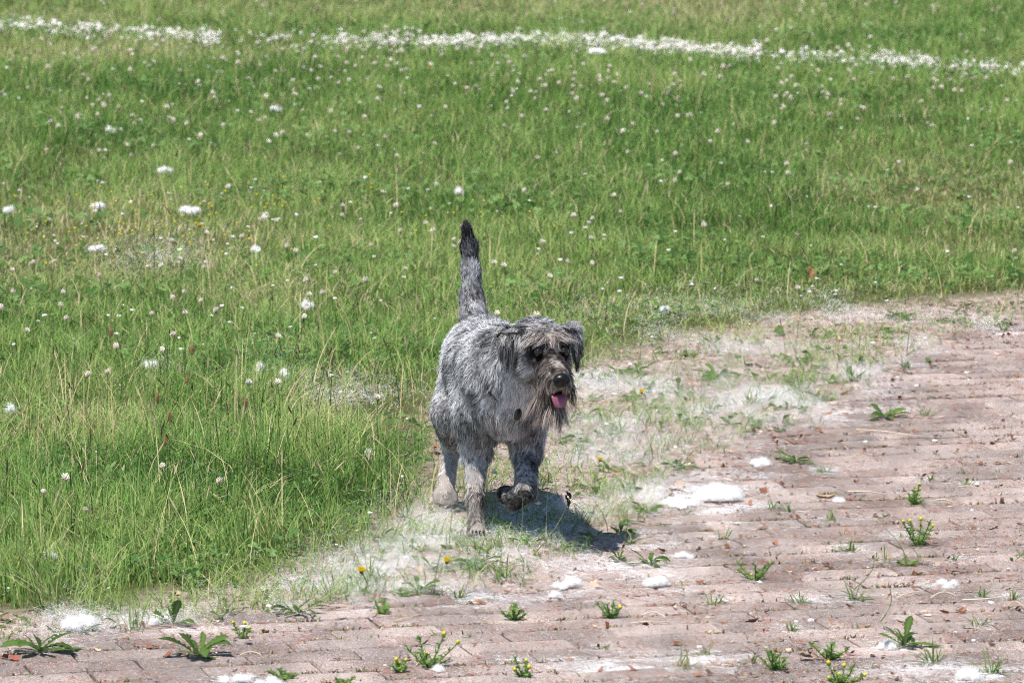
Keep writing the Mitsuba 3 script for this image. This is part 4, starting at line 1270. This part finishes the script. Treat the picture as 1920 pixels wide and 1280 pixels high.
patch = nz(Q, 0.09, 66, 3)
Q = Q[r.rand(len(Q)) < 0.15 + 1.1 * sstep(0.38, 0.66, patch)]
dl = edge_distance(LAWN, Q)
dpv = edge_distance(PAVE, Q)
top = np.where(dl < 0, .045, np.where(dpv < 0, .008, .019))
z = ground_z(Q) + np.abs(r.normal(0, 1, len(Q))) * top * .6 + .002
A = fibres(np.column_stack([Q, z]), r, r.uniform(.009, .024, len(Q)), r.uniform(.00015, .00030, len(Q)), flat=.45, bright=np.array([.78, .80, .835]), k=3)
put('fluff_film', A[0], A[1], 'mat_matte', A[2], A[3])
say('fluff_film', 'thin misty film of white poplar fluff over bare ground, grass edge and pavers', 'fluff', kind='stuff')
print('film fibres', len(Q), 'tris', len(A[1]))


def clump_mesh(r, c, rx, ry, rz, dens=1.0):
    """a dense heap of fluff: lumps of matted fibres with loose fibres around"""
    parts = []
    m = int(np.clip(7 * (rx * ry / .0016), 4, 26))
    cen = []
    for _ in range(m):
        a, q_ = r.uniform(0, 6.28), math.sqrt(r.rand()) * .8
        s = (1 - .55 * q_) * r.uniform(.55, 1)
        p_ = c + np.array([math.cos(a) * rx * q_, math.sin(a) * ry * q_, rz * .45 * s])
        rad = np.array([rx * .25, min(ry * .25, rx * .36), rz * .34]) * s
        v = ico3.vertices * (1 + .5 * (meshkit.fbm(ico3.vertices * 2.6 + r.uniform(0, 50, 3), 4)[:, None] - .5)) * rad + p_
        cen.append((p_, rad))
        nn_ = unit(ico3.vertices + [0, 0, .1])
        parts.append((v, ico3.faces, np.array([.80, .785, .765]), nn_))
    n = int(dens * 6500 * np.clip(rx * ry / .002, .2, 2.6))
    pick = r.randint(0, m, n)
    pc, pr = np.array([q_[0] for q_ in cen])[pick], np.array([q_[1] for q_ in cen])[pick]
    d = unit(r.normal(0, 1, (n, 3)))
    d[:, 2] = np.abs(d[:, 2]) * .9 - .1
    pos = pc + d * pr * (.8 + 1.9 * r.rand(n, 1) ** 1.8)
    pos[:, 2] = np.maximum(pos[:, 2], .002)
    A = fibres(pos, r, r.uniform(.008, .022, n), r.uniform(.0002, .00045, n), out=unit(d + [0, 0, .3]), up=.45, bright=.84)
    return join(parts + [A])


for k, (u, v, ru, rv, hz, lab) in enumerate(CLUMPS):
    c = G(u, v)
    a = ru / 1.0 * (G(u + 1, v) - c)[0]
    on_lawn = edge_distance(LAWN, c[None])[0] < -.05
    c[2] = max(0.0, ground_z(c[None, :2])[0]) + (.030 if on_lawn else 0)
    depth = min(a * 1.1, .11)
    V, F, C, N = clump_mesh(RS(4000 + k), c, a, depth, hz * (1.0 if not on_lawn else 1.1))
    key = numbered('fluff_clump')
    put(key, V, F, 'mat_matte', C, N)
    say(key, lab, 'fluff clump')

# the broken white line of fluff across the far lawn
LINE = [(-60, 52), (0, 55), (150, 62), (330, 72), (410, 78), (520, 78), (640, 82), (900, 86), (1010, 80), (1150, 88), (1300, 98), (1420, 110), (1520, 113), (1700, 124), (1900, 137), (2000, 143)]
DENS = [(0, .5), (60, .8), (190, .9), (200, .3), (260, .5), (290, 1.1), (410, 1.0), (420, .12), (600, .15), (640, 1), (900, 1.2), (1130, 1.6), (1290, 1.8), (1410, 1.2), (1430, .12), (1500, .4), (1560, .8), (1600, .2), (1630, 1.2), (1740, 1.2), (1770, .5), (1920, .6)]
r = RS(71)
parts = []
N_ = 3000
us = r.uniform(-40, 1980, N_)
us = us[r.rand(N_) < np.interp(us, *zip(*DENS)) / 1.8]
for u in us:
    v = np.interp(u, *zip(*LINE)) + 9
    c = G(u, v)
    c = c + np.array([0, r.normal(0, .13), 0])
    s = r.uniform(.0035, .0105)
    c[2] = r.uniform(.012, .055)
    vv_ = ico1.vertices * (1 + .8 * (meshkit.fbm(ico1.vertices * 2.2 + r.uniform(0, 50, 3), 3)[:, None] - .5)) * [s * r.uniform(.8, 1.6), s, s * .8] + c
    parts.append((vv_, ico1.faces, np.array([.64, .61, .575]) * r.uniform(.7, 1.08), unit(ico1.vertices * .6 + [0, 0, .4])))
    m = 7
    parts.append(fibres(c + r.normal(0, s * .8, (m, 3)), r, r.uniform(.02, .05, m), r.uniform(.0005, .0011, m), out=np.tile([0, 0, 1.0], (m, 1))))
V, F, C, N = join(parts)
put('fluff_line', V, F, 'mat_matte', C, N)
say('fluff_line', 'broken line of white fluff drifted across the far lawn', 'fluff', kind='stuff')

# small flecks of fluff caught in the grass and on the pavers
Q, r = scatter(15000, 161)
Q = Q[thin_outside(Q, r, .3)]
lw = edge_distance(LAWN, Q) < 0
Q, lw = (a[(r.rand(len(lw)) < np.where(lw, .08 + .28 * ellipse_field([(250, 520, 450, 120, 1), (500, 640, 300, 80, .8), (1400, 560, 500, 60, .6), (600, 170, 500, 60, .6)], Q), .07))] for a in (Q, lw))
parts = []
for k in range(len(Q)):
    s = r.uniform(.0015, .0048) * (1 if lw[k] else .6)
    c = np.array([*Q[k], ground_z(Q[k:k + 1])[0] + (r.uniform(.02, .07) if lw[k] else .003)])
    parts.append((ico1.vertices * (1 + r.uniform(-.35, .35, (len(ico1.vertices), 1))) * [s * 1.4, s * 1.2, s * .7] + c, ico1.faces, np.array([.85, .84, .82]) * r.uniform(.75, 1.05)))
V, F, C = join(parts)
put('fluff_flecks', V, F, 'mat_matte', C)
say('fluff_flecks', 'tiny white flecks of fluff strewn over lawn and path', 'fluff', kind='stuff')

# ------------------------------------------------------------------ litter on the path
Q, r = scatter(240000, 171, x=(-1.6, 2.2), y=(10.9, 17.5))
dpv = edge_distance(PAVE, Q)
dl = edge_distance(LAWN, Q)
local = (Q - [0.3, 12.5]) @ np.column_stack([e1, e2])
jr = np.abs((local[:, 1] / .1075 + .5) % 1 - .5)
pl_ = np.where(dl > 0, (.10 + .45 * (np.abs(jr - .5) < .1)) * (.35 + 1.2 * sstep(.4, .65, nz(Q, .16, 92, 2))), 0)
pl_ *= .45 + .8 * sstep(-.35, .1, dpv) + .25 * (Q[:, 0] > .3)
Q = Q[r.rand(len(Q)) < pl_]
n = len(Q)
a = r.uniform(0, 6.28, n)
d = np.column_stack([np.cos(a), np.sin(a), r.normal(0, .2, n)])
L = r.uniform(.0035, .0105, n) * np.where(r.rand(n) < .08, 2.2, 1)
z = np.maximum(ground_z(Q), 0) + .0025
t = np.linspace(-.5, .5, 4)
pts = np.column_stack([Q, z])[:, None] + d[:, None] * (L[:, None] * t)[..., None] + np.array([0, 0, 1.0]) * (L[:, None] * r.uniform(.1, 1.5, (n, 1)) * (t ** 2 + .02))[..., None]
sd = unit(np.cross(d, [0, 0, 1.0]) + r.normal(0, .4, (n, 3)))
h_ = r.rand(n, 1)
col = np.where(h_ < .6, lerp([.12, .052, .034], [.34, .17, .115], r.rand(n, 1)), np.where(h_ < .8, lerp([.08, .05, .035], [.16, .10, .07], r.rand(n, 1)), lerp([.42, .30, .20], [.58, .46, .34], r.rand(n, 1))))
A = ribbons(pts, sd, np.tile([.7, 1, .8, .2], (n, 1)) * (L * r.uniform(.25, .6, n))[:, None], np.repeat(col[:, None], 4, 1), blend=.5)
put('bud_litter', A[0], A[1], 'mat_matte', A[2], A[3])
say('bud_litter', 'reddish brown bud scales and bits strewn over the path', 'litter', kind='stuff')
print('litter', n)
# moss and seedlings in the joints
parts = []
r = RS(181)
for _ in range(5200):
    row = r.randint(-30, 60)
    q_ = np.array([.3, 12.5]) + e1 * r.uniform(-2.2, 2.2) + e2 * (row + .5) * .1075
    if edge_distance(PAVE, q_[None])[0] > -.03 or abs(q_[0]) > .085 * q_[1] + .2 or q_[1] < 10.9 or r.rand() > .25 + 1.2 * nz(q_[None], .3, 93)[0] ** 1.5:
        continue
    m = r.randint(5, 15)
    along = r.uniform(.008, .028)
    for k in range(m):
        b = np.append(q_ + e1 * r.normal(0, along) + e2 * r.normal(0, .002), -.004)
        parts.append((b, r.uniform(.006, .015)))
B_ = np.array([p_[0] for p_ in parts]); L = np.array([p_[1] for p_ in parts]); n = len(L)
d = unit(np.column_stack([r.normal(0, .6, (n, 2)), np.ones(n)]))
pts = B_[:, None] + d[:, None] * (L[:, None] * np.linspace(0, 1, 3))[..., None]
g = np.where(r.rand(n, 1) < .55, lerp([.06, .085, .03], [.13, .16, .06], r.rand(n, 1)), lerp([.20, .13, .07], [.32, .22, .12], r.rand(n, 1)))
A = ribbons(pts, unit(np.cross(d, r.normal(0, 1, (n, 3)))), np.tile([.003, .0026, .0], (n, 1)), np.repeat(g[:, None], 3, 1), blend=.5)
put('joint_moss', A[0], A[1], 'mat_matte', A[2], A[3])
say('joint_moss', 'brownish green moss and seedlings in the joints of the pavers', 'moss', kind='stuff')

# single straws, leaves and bark on the path
STRAWS = [(1183, 1168, 1260, 1166, 'longest pale straw lying on the pavers below the fluff clump'), (1750, 939, 1790, 943, 'short curved straw right of the compact dark mayweed'), (1590, 921, 1658, 926, 'straw lying on the pavers behind the compact dark mayweed'),
          (1680, 1120, 1732, 1110, 'left of the dry straws lying in a row at the right'), (1745, 1120, 1792, 1116, 'middle one of the dry straws lying in a row at the right'), (1805, 1124, 1885, 1117, 'right of the dry straws lying in a row at the right'),
          (450, 1227, 490, 1227, 'short pale straw right of the broad dandelion at the left'), (1605, 805, 1707, 815, 'straw lying along the edge of the fluff bank at the right'), (1075, 846, 1180, 838, 'straw on bare ground right of the chest of the dog'),
          (1205, 1152, 1248, 1156, 'thin straw just above the longest pale straw'), (1795, 913, 1835, 915, 'pale straw below a grass tuft at the far right of the pavers'), (1890, 1136, 1922, 1138, 'straw at the right border above the lower right corner'),
          (1060, 760, 1140, 752, 'straw on the bare strip beyond the beard'), (740, 1163, 790, 1150, 'curled dry straw at the path edge left of the middle')]
for k, (u0, v0, u1_, v1_, lab) in enumerate(STRAWS):
    a, b = G(u0, v0, .004), G(u1_, v1_, .004)
    r = RS(5000 + k)
    m = np.linspace(0, 1, 6)
    line = lerp(a, b, m[:, None]) + np.column_stack([0 * m, .02 * np.sin(m * 3.1) * r.normal(0, 1), .008 * np.sin(m * np.pi) * r.rand()])
    V, F = tube(line, r.uniform(.0012, .0018) * np.linspace(1.1, .7, 6), 5)
    key = numbered('straw_stalk')
    put(key, V, F, 'mat_matte', np.tile(lerp([.50, .40, .27], [.66, .58, .44], r.rand()), (len(V), 1)))
    say(key, lab, 'straw')


def dry_leaf(key, c, size, col, seed, stand=0.2):
    r = RS(seed)
    t, s_ = np.meshgrid(np.linspace(0, 1, 9), np.linspace(-1, 1, 5), indexing='ij')
    w = np.sin(np.pi * np.clip(t * .94 + .03, 0, 1)) ** .8 * .38 * (1 - .3 * t)
    x, y = (t - .5) * size, s_ * w * size
    z = size * (.35 * (s_ * w * 2) ** 2 + .25 * (t - .4) ** 2 + .04 * np.sin(9 * t + 3 * s_))
    a = r.uniform(0, 6.28)
    P_ = np.stack([x, y, z], -1).reshape(-1, 3)
    ca_, sa_ = math.cos(stand), math.sin(stand)
    P_ = np.column_stack([P_[:, 0] * ca_ - P_[:, 2] * sa_, P_[:, 1], P_[:, 0] * sa_ + P_[:, 2] * ca_])
    P_ = np.column_stack([P_[:, 0] * math.cos(a) - P_[:, 1] * math.sin(a), P_[:, 0] * math.sin(a) + P_[:, 1] * math.cos(a), P_[:, 2]])
    P_[:, 2] -= P_[:, 2].min()
    ii, jj = np.meshgrid(np.arange(8), np.arange(4), indexing='ij')
    q_ = (ii * 5 + jj).ravel()
    Fq = np.vstack([np.stack([q_, q_ + 1, q_ + 6], 1), np.stack([q_, q_ + 6, q_ + 5], 1)])
    put(key, P_ + c, Fq, 'mat_leaf', np.tile(col, (len(P_), 1)) * r.uniform(.8, 1.2, (len(P_), 1)), smooth=True)


for k, (u, v, up_, size, col, stand, lab) in enumerate([
        (1520, 524, .02, .040, (.50, .23, .12), 1.2, 'orange brown dead leaf standing up in the lawn on the right'), (1510, 1234, 0, .034, (.10, .07, .055), .25, 'dark curled dead leaf on the pavers at the lower right'),
        (1804, 1196, 0, .016, (.42, .13, .07), .1, 'red bud scale on the pavers near the lower right corner'), (1367, 1246, 0, .024, (.56, .38, .20), .2, 'tan dead leaf on the pavers left of the bushy round mayweed'),
        (900, 1130, 0, .030, (.48, .25, .14), .1, 'orange brown dead leaf at the path edge below the dog'), (1735, 992, 0, .0, (.4, .2, .1), .1, ''), (25, 1236, 0, .030, (.45, .16, .12), .2, 'reddish dead leaf in the bottom left corner'),
        (1240, 1036, 0, .022, (.12, .06, .04), .5, 'small dark dead leaf on the pavers right of the shadow tip'), (1432, 920, 0, .030, (.33, .13, .075), .1, 'red brown dead leaf right of the largest fluff clump')]):
    if lab:
        key = numbered('dead_leaf')
        dry_leaf(key, G(u, v, up_ + .002), size, col, 6000 + k, stand)
        say(key, lab, 'leaf')
r = RS(77)
bk = trimesh.creation.box(extents=(.040, .008, .005)).subdivide().subdivide().subdivide()
bvv = np.array(bk.vertices)
bvv[:, 2] += .006 * (bvv[:, 0] / .023) ** 2
bvv += (meshkit.fbm(bvv * 180, 3)[:, None] - .5) * [.004, .004, .004]
put('bark_piece', bvv + G(1548, 931, .003), bk.faces, 'mat_matte', lerp([.05, .03, .02], [.55, .38, .25], sstep(-.0005, .002, np.array(bk.vertices)[:, 2])[:, None]))
say('bark_piece', 'splinter of bark, pale above and dark below, lying on the pavers', 'bark')
pb = ico2.vertices * (1 + .3 * (meshkit.fbm(ico2.vertices * 2, 2)[:, None] - .5)) * [.0055, .005, .0035]
put('white_pebble', pb + G(1832, 907, .0035), ico2.faces, 'mat_matte', np.tile([.8, .78, .74], (len(pb), 1)), smooth=True)
say('white_pebble', 'small white pebble on the pavers right of a grass tuft', 'pebble')

# ------------------------------------------------------------------ broad seedling leaves on the bare strip
Q, r = scatter(11000, 201, x=(-1.2, 2.0), y=(11.2, 19.0))
dl, dpv = edge_distance(LAWN, warp(Q)), edge_distance(PAVE, warp(Q, 0.05, 0.2, 11))
pq = np.where((dl > -0.03), .55 * sstep(.44, .62, nz(Q, .13, 95, 2)) * sstep(-.06, .10, dpv), 0)
Q = Q[r.rand(len(Q)) < pq]
parts = []
for k in range(len(Q)):
    b = np.array([*Q[k], ground_z(Q[k:k + 1])[0] + .002])
    for a in r.uniform(0, 6.28, r.randint(1, 4)):
        L = r.uniform(.014, .046)
        V, F, C = leaf_mesh(r, b, a, L, L * r.uniform(.28, .5), r.uniform(.15, .9), r.uniform(.1, .5), False, rows=5)
        parts.append((V, F, C))
V, F, C = join(parts)
put('weed_seedlings', V, F, 'mat_leaf', C, smooth=True)
say('weed_seedlings', 'low green seedling leaves over the bare strip between lawn and path', 'seedlings', kind='stuff')
print('seedlings', len(Q), len(F))
